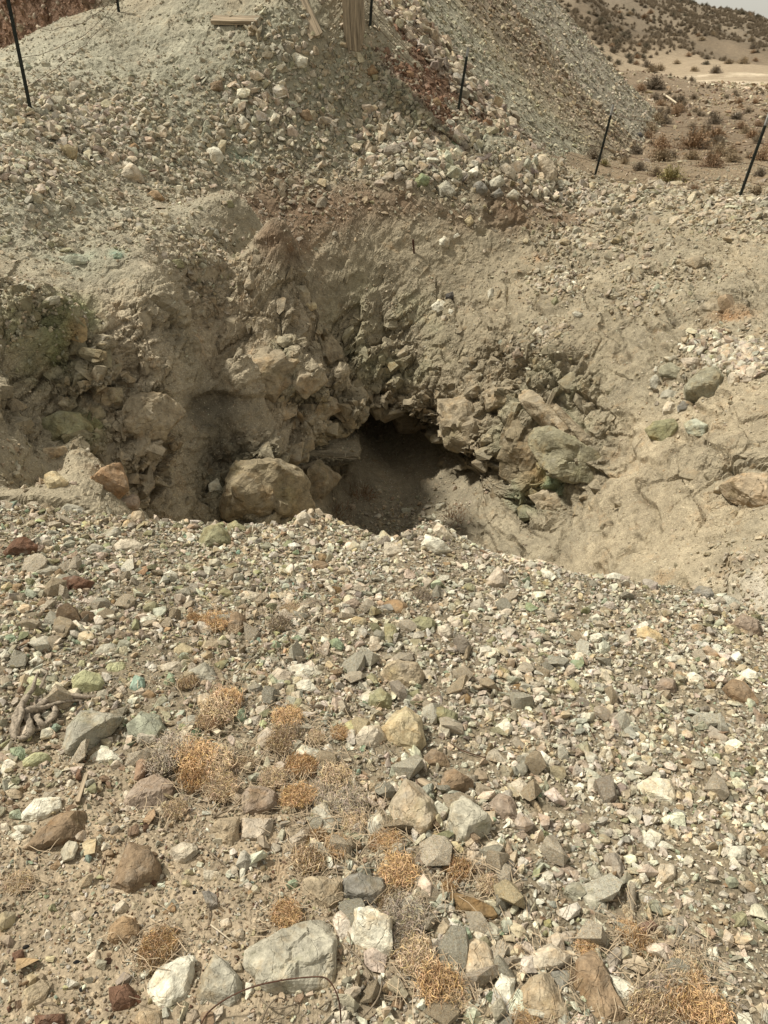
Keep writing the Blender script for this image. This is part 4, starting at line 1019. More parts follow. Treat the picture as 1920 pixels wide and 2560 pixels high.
# ---------------------------------------------------------------- dry plants, wood, wire, fence
def simple_mat(name, colour, rough=.85, var=.3, scale=(30, 30, 30), attr=False, metal=0, mask=None, coords='Object'):
    m, t, b = node_mat(name); pos = N(t, 'ShaderNodeTexCoord').outputs['Object'] if coords == 'Object' else N(t, 'ShaderNodeNewGeometry').outputs['Position']
    mp = N(t, 'ShaderNodeMapping'); mp.inputs['Scale'].default_value = scale; t.links.new(pos, mp.inputs[0])
    n = noise(t, mp.outputs[0], 1.0, 6, .65)
    if colour is None:
        c = N(t, 'ShaderNodeObjectInfo').outputs['Color']
    else:
        rgbn = N(t, 'ShaderNodeRGB'); rgbn.outputs[0].default_value = (*colour, 1); c = rgbn.outputs[0]
    c = scalec(t, c, maprange(t, n.outputs[0], .3, .7, 1 - var, 1 + var))
    if attr:
        c = mixc(t, 1.0, c, N(t, 'ShaderNodeAttribute', attribute_name='col').outputs['Color'], 'MULTIPLY')
    t.links.new(c, b.inputs['Base Color']); b.inputs['Roughness'].default_value = rough; b.inputs['Metallic'].default_value = metal
    t.links.new(bump(t, n.outputs[0], .6, .004), b.inputs['Normal']); return m
M_blade = simple_mat('dry stems', None, .8, .2, (40, 40, 40), True)
M_wood = simple_mat('weathered wood', (.27, .215, .15), .9, .75, (70, 70, 3))
M_root = simple_mat('bleached root', (.27, .225, .175), .95, .7, (110, 110, 40))
M_twig = simple_mat('dead twig', (.20, .16, .115), .95, .4, (60, 60, 60))
M_pale = simple_mat('pale split wood', (.50, .43, .32), .9, .3, (90, 90, 10))
M_steel = simple_mat('dark painted steel', (.022, .026, .022), .55, .4, (25, 25, 25), metal=.3)
M_tip = simple_mat('grey painted steel', (.28, .28, .27), .6, .3, (25, 25, 25))
M_rust = simple_mat('rusted iron', (.085, .045, .03), .85, .5, (90, 90, 90), metal=.2)
M_coal = simple_mat('charred lump', (.018, .017, .017), .9, .5, (90, 90, 90))

def tuft_mesh(name, rs, n, R, Hh, seg=4, wdt=.0016, curl=1.0, up=.2):
    V, F, C = [], [], []
    for i in range(n):
        a = rs.uniform(0, 6.28); r = R * rs.uniform(0, .8) ** .8; p = np.array([math.cos(a) * r, math.sin(a) * r, Hh * .15 * rs.rand()])
        d = np.array([math.cos(a) * r / R, math.sin(a) * r / R, up + rs.uniform(.2, 1.0)]) + rs.randn(3) * .45; d /= np.linalg.norm(d)
        L = R * rs.uniform(.35, .95) / seg; ax = rs.randn(3) * curl
        c = rs.uniform(.5, 1.4) * (np.array([1, rs.uniform(.92, 1.08), rs.uniform(.8, 1.15)]) if rs.rand() < .8 else np.array([.80, .86, .92])); wv = wdt * rs.uniform(.7, 1.3)
        b0 = len(V)
        for k in range(seg + 1):
            side = np.cross(d, rs.randn(3) * .3 + np.array([0, -.6, .8])); side /= np.linalg.norm(side) + 1e-9
            ww = wv * (1 - .7 * k / seg)
            V += [p - side * ww, p + side * ww]; C += [c, c]
            if k < seg: F.append((b0 + 2 * k, b0 + 2 * k + 1, b0 + 2 * k + 3, b0 + 2 * k + 2))
            p = p + d * L; p[2] = max(p[2], -.01); d = d + np.cross(ax, d) * .5 + rs.randn(3) * .22 * curl; d /= np.linalg.norm(d)
            if p[2] > Hh: d[2] = -abs(d[2])
    me = mesh_np(name, np.array(V), np.array(F), True); set_col(me, np.clip(np.array(C), 0, 2)); me.materials.append(M_blade); return me
rs = np.random.RandomState(42)
TUFTS = [tuft_mesh('dry_tuft', rs, 1400, .06, .055, 6, .0011, 1.6) for _ in range(4)]
TWIGGY = [tuft_mesh('twig_tangle', rs, 130, .10, .06, 5, .0012, .5) for _ in range(2)]
TC = {'o': (.60, .40, .22), 't': (.58, .44, .29), 'g': (.45, .37, .28), 'r': (.52, .345, .19), 'w': (.30, .255, .20), 'b': (.20, .145, .06), 'd': (.19, .11, .06)}
TL = [l.split(',') for l in """5,930,470,60,o;5,840,455,32,r;5,1255,415,38,t;5,1210,480,52,g;5,1350,395,35,g;5,1450,425,20,r;5,950,850,85,t;5,985,800,60,o;5,905,900,60,t;5,810,735,42,t;5,1240,885,62,o;5,1215,975,70,t;5,1265,950,50,g;5,1470,950,45,o;5,1365,970,42,t;5,850,1050,85,o;5,760,1010,70,g;5,930,1075,75,t;5,700,1080,70,g;5,1300,1090,62,o;5,1060,1085,40,t;6,165,355,45,g;7,850,40,75,o;7,950,70,75,t;7,760,175,48,t;7,1290,115,66,o;7,1450,40,70,t;7,1500,140,75,g;7,1530,230,60,t;7,1370,290,36,r;7,1335,390,66,t;7,1455,335,50,r;7,1640,325,45,r;7,1240,625,62,r;7,690,760,72,o;7,660,830,55,t;7,85,490,45,t;7,1180,40,60,t;7,1380,110,60,g;8,60,440,75,o;8,20,310,55,o;8,320,430,55,r;8,280,505,35,r;8,445,500,42,t;8,90,620,85,g;8,60,720,80,g;8,130,800,75,t;8,20,560,60,t;8,240,930,80,o;8,300,990,60,t;8,870,760,45,o;8,1055,700,40,o;8,1105,760,55,r;8,575,800,25,t;8,610,1080,50,o;8,820,890,28,t;8,1290,850,48,t;8,1150,1060,80,t;8,1290,1010,75,o;8,1400,1050,75,o;8,1200,940,60,g;8,740,1095,40,t;8,1330,900,45,o""".replace('\n', '').split(';')]
def tilt_to(n, spin):
    return n.to_track_quat('Z', 'Y').to_matrix().to_4x4() @ Matrix.Rotation(spin, 4, 'Z')
WORDS = {'o': 'orange-tan curly dry tuft', 't': 'straw coloured curly dry tuft', 'g': 'greyish matted dry tuft', 'r': 'rusty orange dry tuft'}
first = None
for r, x, y, rad, k in TL:
    u, v = rg(int(r), float(x), float(y)); h = drop(u, min(v + float(rad) * .35 / 1.728, 2600))
    if not h: continue
    loc = h[0]; m = float(rad) / 1.728 * (loc - EYE).length / FPX
    me = TUFTS[rs.randint(len(TUFTS))]
    if first is None: o = bpy.data.objects.new('dry_tuft', me); first = o
    else: o = first.copy(); o.data = me
    COL.objects.link(o); s = m / .058
    o.matrix_world = Matrix.Translation(loc + Vector((0, 0, m * .12))) @ tilt_to(smooth_normal(loc), rs.uniform(0, 6.28)) @ Matrix.Diagonal((s * rs.uniform(.9, 1.2), s * rs.uniform(.85, 1.1), s * 1.45, 1))
    c = np.array(TC[k]) * rs.uniform(.9, 1.12); o.color = (*c, 1)
    size = 'large' if float(rad) > 70 else 'small' if float(rad) < 42 else 'round' if float(rad) < 58 else 'wide'
    o['label'] = placed(size + ' ' + WORDS[k], u, v); o['category'] = 'dry plant'; o['group'] = 'curly dry tufts on the near bank'

def tube(name, pts, radii, mat, sides=7, wob=.15, rs=rs, sub=3, **props):
    P = [Vector(p) for p in pts]; R = list(radii)
    for _ in range(sub and 2):
        Q, S2 = [P[0]], [R[0]]
        for i in range(len(P) - 1):
            a, b = P[i], P[i + 1]; Q += [a.lerp(b, .25), a.lerp(b, .75)]; S2 += [R[i] * .75 + R[i + 1] * .25, R[i] * .25 + R[i + 1] * .75]
        Q.append(P[-1]); S2.append(R[-1]); P, R = Q, S2
    V, F = [], []
    up = Vector((.31, .2, .93))
    ph = [rs.uniform(.75, 1.25) for _ in range(sides)]
    for i, p in enumerate(P):
        t = (P[min(i + 1, len(P) - 1)] - P[max(i - 1, 0)]).normalized(); a = t.cross(up).normalized(); b = t.cross(a)
        for j in range(sides):
            an = 6.2832 * j / sides + i * .12; r = R[i] * (1 + wob * (ph[j] - 1) * 4 * .5 + wob * rs.uniform(-.5, .5))
            V.append(p + (a * math.cos(an) + b * math.sin(an)) * r)
    n = len(P)
    for i in range(n - 1):
        for j in range(sides): F.append((i * sides + j, i * sides + (j + 1) % sides, (i + 1) * sides + (j + 1) % sides, (i + 1) * sides + j))
    V += [P[0], P[-1]]
    me = bpy.data.meshes.new(name)
    F += [(len(V) - 2, (j + 1) % sides, j) for j in range(sides)] + [(len(V) - 1, (n - 1) * sides + j, (n - 1) * sides + (j + 1) % sides) for j in range(sides)]
    me.from_pydata([tuple(v) for v in V], [], F); me.materials.append(mat)
    for pl in me.polygons: pl.use_smooth = sides > 5
    o = bpy.data.objects.new(name, me); COL.objects.link(o)
    for k, v in props.items(): o[k] = v
    return o
def path(r, s, lift=.004):
    out = []
    for i, q in enumerate(s.split()):
        x, y = map(float, q.split(',')[:2]); l = float(q.split(',')[2]) if q.count(',') > 1 else lift
        u, v = rg(r, x, y) if r else (x, y); h = drop(u, v)
        loc = h[0]; d = (loc - EYE).normalized(); out.append(loc - d * (l / max(.35, -d.z)))
    return out
def rpx(p, px): return px * (p - EYE).length / FPX
# the driftwood root: one thing with its limbs as parts
root_parts = [(5, "430,795 370,800,.012 300,795,.02 230,800,.03 170,830,.03 140,880,.02 130,930", (2, 4, 6, 7, 8, 8, 6)), (5, "60,965 65,900,.02 95,825,.035 140,775,.04 152,720,.05 165,690,.06", (8, 8, 7, 5, 4, 2)),
              (5, "150,945 200,920,.02 240,875,.03 235,840,.02 210,830", (4, 6, 6, 5, 3)), (5, "160,870,.02 162,905,.03 195,925,.02", (5, 6, 5)), (5, "55,965 110,985,.012 135,935,.03 112,870,.035 100,830,.02", (7, 8, 7, 6, 4)),
              (5, "175,760,.03 195,715,.06 205,690,.07", (3, 2, 1)), (5, "60,940 85,890,.03 120,850,.05 180,850,.04 230,830,.03 300,815,.02 360,815", (7, 7, 6, 5, 4, 3, 2)), (5, "75,985 70,930,.04 95,880,.06 90,830,.05 110,790,.03", (5, 6, 6, 5, 3)), (5, "430,795 480,770,.012 505,740", (3, 2, 1)), (5, "240,770 310,740,.015 330,720,.02", (3, 2, 1))]
rt = None
for r, s_, rad in root_parts:
    P = path(r, s_)
    if rt is None:
        rt = bpy.data.objects.new('driftwood_root', None); COL.objects.link(rt); rt.location = P[-1]
        rt['label'] = 'twisted bleached driftwood root beside the largest lime green rock'; rt['category'] = 'root'
    o = tube('root_limb', [p - rt.location for p in P], [rpx(p, q / .95) for p, q in zip(P, rad)], M_root, 10, .6); o.parent = rt
TW = """5|tw|4|dark bare twig|620,495 680,505,.012 740,500
5|tw|3|thin grey twig|660,560 700,600,.01 720,600
5|tw|6|gnarled dark branch|930,955 1000,948,.02 1060,950,.02 1118,962
5|tw|4|forked dark twig|1230,820 1300,815,.03 1340,840,.02 1370,825
5|tw|3|slender brown twig|560,890 600,960,.02 640,1040
5|tw|3|bare curved twig|1170,345 1200,310,.02 1205,290
5|tw|5|grey bent branch|280,470 330,490,.02 350,515,.02 360,525
5|tw|5|grey bleached branch|0,655 40,650,.01 90,630
5|tw|3|long thin twig|600,1050 660,1030,.01 720,1010
5|tw|4|weathered twig|780,870 830,850,.02 900,815
6|ru|4|rusty iron rod|290,1000 330,1030,.01 380,1045,.01 440,1062
6|ru|3|short rusty iron rod|866,888 885,930,.02 912,978,.005
6|tw|3|long dark stick|-10,985 30,1030,.02 110,1100
7|tw|5|bleached forked stick|390,300 460,305,.01 540,315
7|tw|4|dark upright stick|540,350 550,300,.02 556,240,.02
7|tw|6|grey weathered stick|880,335 930,385,.012 985,430
7|tw|6|dark weathered stick|898,560 905,620,.01 900,680
7|pa|5|pale peeled stick|910,678 960,715,.02 1022,765
7|tw|7|flat piece of bark|920,215 970,185,.02 1035,180
7|tw|6|dark branch|1418,452 1500,458,.012 1610,450
7|tw|4|curved pale twig|480,145 515,170,.01 490,225
7|tw|4|crooked brown twig|430,470 440,410,.01 455,370
7|tw|5|curling grey root strand|1480,755 1545,810,.02 1590,880,.03 1590,930,.02 1620,965
7|tw|5|bent root strand|1375,1040 1440,990,.02 1530,1002
7|tw|6|grey root strand|1540,1100 1600,1045,.02 1645,975,.02 1650,900
7|tw|6|stringy root strand|1130,1000 1180,1045,.02 1250,1032,.02 1290,1012
7|tw|5|coiled root strand|1130,1100 1150,1040,.03 1200,985,.03 1245,1010,.01
7|tw|5|knotted root strand|1170,1095 1230,1075,.03 1270,1040,.02
7|tw|4|thin root strand|1500,700 1520,760,.02 1500,830
7|wh|2|white forked twig|1160,690 1180,600,.03 1230,560,.04
7|wh|2|white slender twig|1250,560 1290,610,.04 1360,580,.04
7|tw|4|dry brown twig|610,700 670,670,.01 720,655
7|tw|3|faint brown stem|180,1020 230,1010,.01 270,1050
8|tw|4|bare stalk|560,1106 555,1060,.02 570,1010
8|tw|3|thin straw stalk|1180,730 1210,700,.02 1245,675
8|tw|4|dark stem|30,960 60,1000,.02 110,960
8|tw|5|twisted grey stem|0,1000 50,980,.02 20,900
8|pa|2|pale grass stalk|180,440 210,425,.02 245,415""".split('\n')
MT = {'tw': M_twig, 'ru': M_rust, 'pa': M_pale, 'wh': M_pale}
for l in TW:
    r, k, w_, desc, s_ = l.split('|'); P = path(int(r), s_, .003); n = len(P); w_ = float(w_)
    rad = [rpx(P[i], w_ / 1.728 / 2 * (1 - .45 * i / (n - 1) if k != 'ru' else 1) * 1.25) for i in range(n)]
    nm, ct = ('iron_rod', 'iron rod') if k == 'ru' else ('stick', 'stick') if 'stick' in desc else ('root_strand', 'root') if 'root' in desc else ('twig', 'twig')
    q = s_.split()[n // 2].split(','); u, v = rg(int(r), float(q[0]), float(q[1]))
    tube(nm, P, rad, MT[k], 6, .3, label=placed(desc, u, v), category=ct)
P = path(7, "868,1106 900,1050,.02 985,990,.05 1095,942,.08 1230,913,.09 1375,899,.09 1420,910,.09 1455,970,.07 1470,1030,.05 1473,1100,.01", .01)
tube('rusty_wire', P, [.0016] * len(P), M_rust, 6, .1, label='thin rusty wire bent in a loop over the big grey slab', category='wire')
# ---- boards and timber
def board(name, A_, B_, wvec, th, mat, rs, label, cat, taper=1.0, group=None, chips=.12):
    A_, B_ = Vector(A_), Vector(B_); ax = (B_ - A_); L = ax.length; z = ax.normalized(); x = (Vector(wvec) - z * Vector(wvec).dot(z)); w_ = x.length; x.normalize(); y = z.cross(x)
    nz_, nx_ = max(8, int(L / .05)), 6
    V, F = [], []
    ring = [(i / nx_ * 2 - 1, 1) for i in range(nx_)] + [(1, 1), (1, -1)] + [(1 - i / nx_ * 2, -1) for i in range(1, nx_)] + [(-1, -1)]
    m = len(ring); en = [rs.uniform(-1, 1) for _ in range(m)]; e2 = [rs.uniform(-1, 1) for _ in range(m)]
    gr = [rs.uniform(-.05, .03) for _ in range(m)]
    for k in range(nz_ + 1):
        f = k / nz_; tw = 1 if f > .12 else taper + (1 - taper) * f / .12
        for j, (a, b) in enumerate(ring):
            off = (en[j] * chips * w_ * .6 if k == 0 else 0) + (e2[j] * chips * w_ * .6 if k == nz_ else 0)
            V.append(Vector((x * a * w_ / 2 * tw * (1 + rs.uniform(-.008, .008)) + y * b * th / 2 * (1 + gr[j] + rs.uniform(-.01, .01)))) + z * (L * f + off))
    for k in range(nz_):
        for j in range(m): F.append((k * m + j, k * m + (j + 1) % m, (k + 1) * m + (j + 1) % m, (k + 1) * m + j))
    F += [tuple(range(m))[::-1], tuple(range(nz_ * m, nz_ * m + m))]
    R = Matrix((x, y, z)).transposed(); Ri = R.transposed()
    me = bpy.data.meshes.new(name); me.from_pydata([tuple(Ri @ v) for v in V], [], F); me.materials.append(mat)
    bm = bmesh.new(); bm.from_mesh(me); bmesh.ops.recalc_face_normals(bm, faces=bm.faces); bm.to_mesh(me); bm.free()
    o = bpy.data.objects.new(name, me); COL.objects.link(o); o.matrix_world = Matrix.Translation(A_) @ R.to_4x4()
    if label: o['label'] = label; o['category'] = cat
    return o
def at(u, v, back=0): return drop(u, v)[0]
def onray(u, v, Y):
    return Vector(pix(u, v, Y))
a = at(888, 98); ww = rpx(a, 42)
board('timber_post', a - Vector((0, 0, .12)), a + Vector((-.06, .05, 1.7)), (ww, -.02, 0), ww * .9, M_wood, rs, 'thick weathered square timber post standing on the mound', 'wooden post', .62)
a = at(788, 96); b_ = at(697, -60) + Vector((0, 0, .22)); a = a + Vector((0, 0, .05))
board('leaning_board', a - (b_ - a).normalized() * .04, b_, (rpx(a, 30), 0, .04), .035, M_wood, rs, 'long weathered board leaning down the mound beside the timber post', 'board')
a = at(532, 60); b_ = at(648, 66); board('fallen_plank', a + Vector((0, 0, .04)), b_ + Vector((0, 0, .06)), (0, .12, .06), .045, M_wood, rs, 'grey weathered plank lying flat on the crest of the mound', 'board')
a = at(970, 192); st = bpy.data.objects.new('splintered_stump', None); COL.objects.link(st); st.location = a; st['label'] = 'splintered grey timber stump sticking out of the slope below the timber post'; st['category'] = 'stump'
k = rpx(a, 1)
for i, (x0, z0, x1, z1) in enumerate(((-14, 52, 18, 60), (-16, 42, 24, 44), (-14, 32, 20, 30), (-12, 22, 18, 16), (-8, 12, 16, 4))):
    o = board('splinter', a + Vector((x0 * k, -.03, z0 * k - .03)), a + Vector((x1 * k, -.10, z1 * k - .05)), (0, -.07, 8.5 * k), .12, M_wood, rs, None, None, .7, chips=.6)
    o.matrix_parent_inverse = Matrix.Translation(-a); o.parent = st
a = at(1318, 1418)
sp_ = bpy.data.objects.new('wood_splinter', None); COL.objects.link(sp_); sp_.location = a; sp_['label'] = 'pale split piece of wood sticking up at the lip of the bank'; sp_['category'] = 'wood splinter'
for dx, w_ in ((0, .012), (.018, .014)):
    o = board('wood_sliver', a + Vector((dx, 0, -.03)), a + Vector((dx + .045, .01, .105 - dx)), (w_, 0, 0), .008, M_pale, rs, None, None, .8); o.matrix_parent_inverse = Matrix.Translation(-a); o.parent = sp_
for r, x0, y0, x1, y1, w_, mt, desc in ((7, 338, 158, 378, 42, 15, M_wood, 'flat grey splinter of wood'), (8, 150, 60, 222, 105, 30, M_wood, 'weathered block of split wood'), (5, 918, 945, 950, 970, 22, M_pale, 'square pale wood chip'), (5, 992, 945, 1005, 905, 18, M_pale, 'upright pale wood chip')):
    u0, v0 = rg(r, x0, y0); u1, v1 = rg(r, x1, y1); p, q = at(u0, v0), at(u1, v1)
    up = Vector((0, 0, .008)); board('wood_chip', p + up, q + up * 1.6, (q - p).cross(Vector((0, 0, 1))).normalized() * rpx(p, w_ / 1.728), .010, mt, rs, placed(desc, u0, v0), 'wood chip')
p = at(1036, 632); tube('iron_stake', [p - Vector((0, 0, .05)), p + Vector((-.01, 0, .06)), p + Vector((-.02, -.01, .15))], [.012, .012, .014], M_rust, 6, .1, label='short rusty stake standing in the back slope of the pit', category='stake')
p, q = at(1658, 246), at(1690, 268); tube('white_pipe', [p + Vector((0, 0, .15)), q + Vector((0, 0, .12))], [.035, .03], M_pale, 6, .05, label='thin white pole lying on the dark slope beyond the spoil heap', category='pole')
# ---- charred lumps
cm, cf = random_stone(rs, 2, .8, 10); CO = mesh_np('charcoal', cm, cf, False); CO.materials.append(M_coal); first = None
for x, y, z in ((860,400,22),(900,378,18),(1020,385,24),(840,540,26),(1115,600,26),(870,520,20),(415,630,28),(330,840,30),(1000,470,16),(790,1058,28),(815,1088,26),(720,440,16),(700,435,12),(110,775,26),(1820,350,26),(350,960,22)):
    u, v = rg(7, x, y); h = drop(u, v)[0]; o = bpy.data.objects.new('charcoal_lump', CO) if first is None else first.copy(); first = first or o; COL.objects.link(o)
    o.location = h; s = rpx(h, z / 1.728); o.scale = (s, s, s * .8); o.rotation_euler = (rs.rand() * 3, rs.rand() * 3, rs.rand() * 3)
    o['label'] = placed('small black charred lump', u, v); o['category'] = 'charcoal'; o['group'] = 'charred lumps on the near bank'
# ---- tangles of bare twigs and the upright sprig
def plant(name, me, u, v, rad, col, label, cat, zs=1.0, group=None, src=None, sink=.1):
    h = drop(u, v)
    if not h: return None
    loc = h[0]; m = rpx(loc, rad); o = bpy.data.objects.new(name, me); COL.objects.link(o); s = m / max(me['r'], 1e-6) if 'r' in me else m / .1
    o.location = loc - Vector((0, 0, m * sink)); o.rotation_euler = (0, 0, rs.rand() * 6.28); o.scale = (s, s, s * zs); o.color = (*col, 1)
    o['label'] = label; o['category'] = cat
    if group: o['group'] = group
    return o
plant('twig_tangle', TWIGGY[0], 190, 1540, 62, TC['w'], 'tangle of thin pale grey twigs beside the dark red-brown rock', 'twigs', .8)
plant('twig_tangle', TWIGGY[1], 1150, 1300, 48, TC['d'], 'dry brown tumbleweed on the pit floor beside the pale bulge', 'tumbleweed', 1.3)
plant('twig_tangle', TWIGGY[0], 840, 1285, 46, TC['d'], 'dark brown tumbleweed in the shadow under the rock spur', 'tumbleweed', 1.2)
plant('twig_tangle', TWIGGY[1], 905, 1240, 40, TC['d'], 'dark tumbleweed deepest in the hollow', 'tumbleweed', 1.2)
sprig = tuft_mesh('sprig', rs, 120, .05, .5, 6, .0010, .25, 2.5)
plant('sprig', sprig, 655, 1640, 34, TC['b'], 'upright brown-green sprig of dry stems on the near bank', 'dry plant', 1.5)
# fine straw and twigs littering the dirt round the tufts
V, F = [], []
for i in range(2600):
    r, x, y, rad, kk = TL[rs.randint(len(TL))]; c = rg(int(r), float(x), float(y)); u, v = c[0] + rs.randn() * 55, c[1] + rs.randn() * 45
    if v > 2600 or v < 1350: continue
    g = hit(u, v, .4, 4)[:] if False else None
    d = ray(u, v); t = -1.6 / (d.z + .13 * d.y + .08 * d.x); p = EYE + d * t + Vector((0, 0, .012 + rs.rand() * .012))
    a = rs.rand() * 3.14; L = rs.uniform(.01, .035); dd = Vector((math.cos(a), math.sin(a), rs.uniform(-.2, .2))) * L; sd_ = Vector((-math.sin(a), math.cos(a), 0)) * .0008; md_ = Vector((0, 0, L * .15)) + sd_ * rs.randn() * 4
    b0 = len(V); V += [p - dd - sd_, p - dd + sd_, p + md_ - sd_, p + md_ + sd_, p + dd - sd_, p + dd + sd_]; F += [(b0, b0 + 1, b0 + 3, b0 + 2), (b0 + 2, b0 + 3, b0 + 5, b0 + 4)]
me = mesh_np('straw_litter', np.array([tuple(v) for v in V]), np.array(F)); set_col(me, np.repeat(rs.uniform(.5, 1.3, (len(V) // 6, 1)), 6, 0) * np.ones((1, 3))); me.materials.append(M_blade)
o = bpy.data.objects.new('straw_litter', me); COL.objects.link(o); o['kind'] = 'stuff'; o.color = (.36, .28, .19, 1)

# ---- shrubs of the plain and the hill
def shrub_mesh(rs, n, leafy):
    V, F, C = [], [], []
    for i in range(n):
        a = rs.uniform(0, 6.28); el = rs.uniform(.15, 1.5); d = np.array([math.cos(a) * math.cos(el), math.sin(a) * math.cos(el), math.sin(el)])
        R = rs.uniform(.65, 1.05) * (.82 + .18 * math.sin(a * 3 + i * .01)); p0 = d * R * .15; p1 = d * R * np.array([.5, .5, .42]); p2 = d * R * np.array([.5, .5, .62]) + rs.randn(3) * .03
        c = rs.uniform(.6, 1.3); w_ = .011
        s = np.cross(d, [0, .3, .95]); s /= np.linalg.norm(s) + 1e-9
        b0 = len(V); V += [p0 - s * w_, p0 + s * w_, p1 - s * w_ * .8, p1 + s * w_ * .8, p2]; C += [np.ones(3) * c * .8] * 5; F += [(b0, b0 + 1, b0 + 3, b0 + 2), (b0 + 2, b0 + 3, b0 + 4, b0 + 4)]
        for k in range(leafy):
            q = p1 + (p2 - p1) * rs.uniform(-.2, 1.1) + rs.randn(3) * .035; e = rs.randn(3); e /= np.linalg.norm(e); f = np.cross(e, rs.randn(3)); f /= np.linalg.norm(f); z = rs.uniform(.010, .026)
            b0 = len(V); V += [q - e * z * 1.5, q - f * z * .6, q + e * z * 1.5, q + f * z * .6]; C += [np.ones(3) * c] * 4; F.append((b0, b0 + 1, b0 + 2, b0 + 3))
    V = np.array(V); F = [tuple(dict.fromkeys(f)) for f in F]
    me = bpy.data.meshes.new('dry_shrub'); me.from_pydata([tuple(v) for v in V], [], F); set_col(me, np.array(C)); me.materials.append(M_blade); me['r'] = .5; return me
SHR = [shrub_mesh(rs, 200, 4) for _ in range(4)]
SC = {'g': (.20, .16, .115), 't': (.32, .245, .155), 'y': (.27, .23, .10), 'd': (.17, .145, .10), 'r': (.32, .215, .13)}
first = bpy.data.objects.new('dry_shrub', SHR[0]); COL.objects.link(first); used = False
def shrub(u, v, rad, k, label, group, zs=.9, p=None):
    global used
    if p is None:
        h = drop(u, v)
        if not h: return
        p = h[0]
    o = first if not used else first.copy()
    if used: COL.objects.link(o)
    used = True
    o.data = SHR[rs.randint(4)]; m = rad if u is None else rpx(p, rad); s = m / .5
    o.location = p - Vector((0, 0, m * .08)); o.rotation_euler = (0, 0, rs.rand() * 6.28); o.scale = (s * rs.uniform(.9, 1.2), s * rs.uniform(.9, 1.1), s * zs)
    o.color = (*(np.array(SC[k]) * rs.uniform(.85, 1.15)), 1); o['label'] = label; o['category'] = 'shrub'; o['group'] = group
GS = 'dry shrubs on the plain beyond the fence'
for u, v, r, k, lb in ((1675,458,42,'y','yellow-green bush on the plain between two steel posts'), (1484,398,32,'g','grey-brown shrub behind a steel post at the toe of the heap'), (1640,440,24,'t','tan shrub beside the yellow-green bush'), (1600,425,22,'g','low grey shrub before the tan shrub'), (1735,372,46,'r','widest tan shrub on the plain'),
    (1640,305,24,'t','shrub at the tip of the spoil heap'), (1662,310,22,'g','grey shrub beyond the tip of the spoil heap'), (1635,222,30,'g','bushy grey shrub on the dark slope'), (1600,228,18,'r','tan shrub on the dark slope'), (1700,260,20,'g','grey shrub beside the white pole'), (1640,250,18,'g','shrub above the white pole'), (1780,418,34,'r','wide straw shrub in front of the widest tan shrub'), (1830,405,24,'t','straw shrub near the last steel post'), (1900,400,30,'r','straw shrub behind the last steel post'),
    (1780,490,24,'t','low straw shrub on the rim'), (1735,478,18,'r','small tan shrub on the rim'), (1890,490,28,'t','straw clump beside the foot of the last steel post'), (1785,310,24,'g','grey shrub on the open plain'), (1850,322,18,'r','rusty shrub on the open plain'), (1880,345,20,'r','tan shrub on the open plain'),
    (1590,385,24,'g','dull shrub near the heap toe'), (1620,345,20,'r','rusty tuft near the heap toe'), (1510,415,16,'y','low yellowish shrub before the grey-brown shrub'), (1900,440,20,'g','grey shrub right by the last wire'), (1680,395,18,'g','small grey shrub amid the plain'), (1560,410,16,'t','small straw shrub near the heap toe'), (1755,335,18,'t','small straw shrub behind the widest tan shrub')):
    shrub(u, v, r, k, lb.replace('right by', 'close to'), GS)
def strewn(n, ulo, uhi, vlo, vhi, rlo, rhi, ks, label, group):
    for _ in range(n):
        u, v = rs.uniform(ulo, uhi), rs.uniform(vlo, vhi); h = far_ground.ray_cast(EYE, ray(u, v).normalized())
        if not h[0]: continue
        shrub(None, None, rs.uniform(rlo, rhi), rs.choice(list(ks)), label, group, rs.uniform(.7, .95), h[1])
strewn(60, 1420, 2000, 250, 470, .16, .34, 'gtrr', 'low dry shrub among others on the plain beyond the wire fence', 'low dry shrubs on the plain')
strewn(90, 1380, 1990, 25, 185, .4, .8, 'gtdr', 'dry shrub among many on the slope of the far hill', 'dry shrubs on the far hill')
strewn(60, 1560, 1990, 15, 90, .3, .55, 'dgg', 'small dark shrub high on the far hill near its skyline', 'dark shrubs high on the far hill')
strewn(26, 1420, 1560, 60, 200, .4, .8, 'gd', 'grey shrub at the foot of the far hill behind the spoil heap', 'grey shrubs behind the spoil heap')
for _ in range(26):
    u = rs.uniform(1690, 1960); v = np.interp(u, [1690, 1800, 1920, 1980], [2, 20, 50, 60]) + 1.5; h = far_ground.ray_cast(EYE, ray(u, v).normalized())
    if h[0]: shrub(None, None, rs.uniform(.4, .8), 'd', 'dark shrub standing on the skyline of the far hill', 'shrubs on the skyline', .9, h[1])

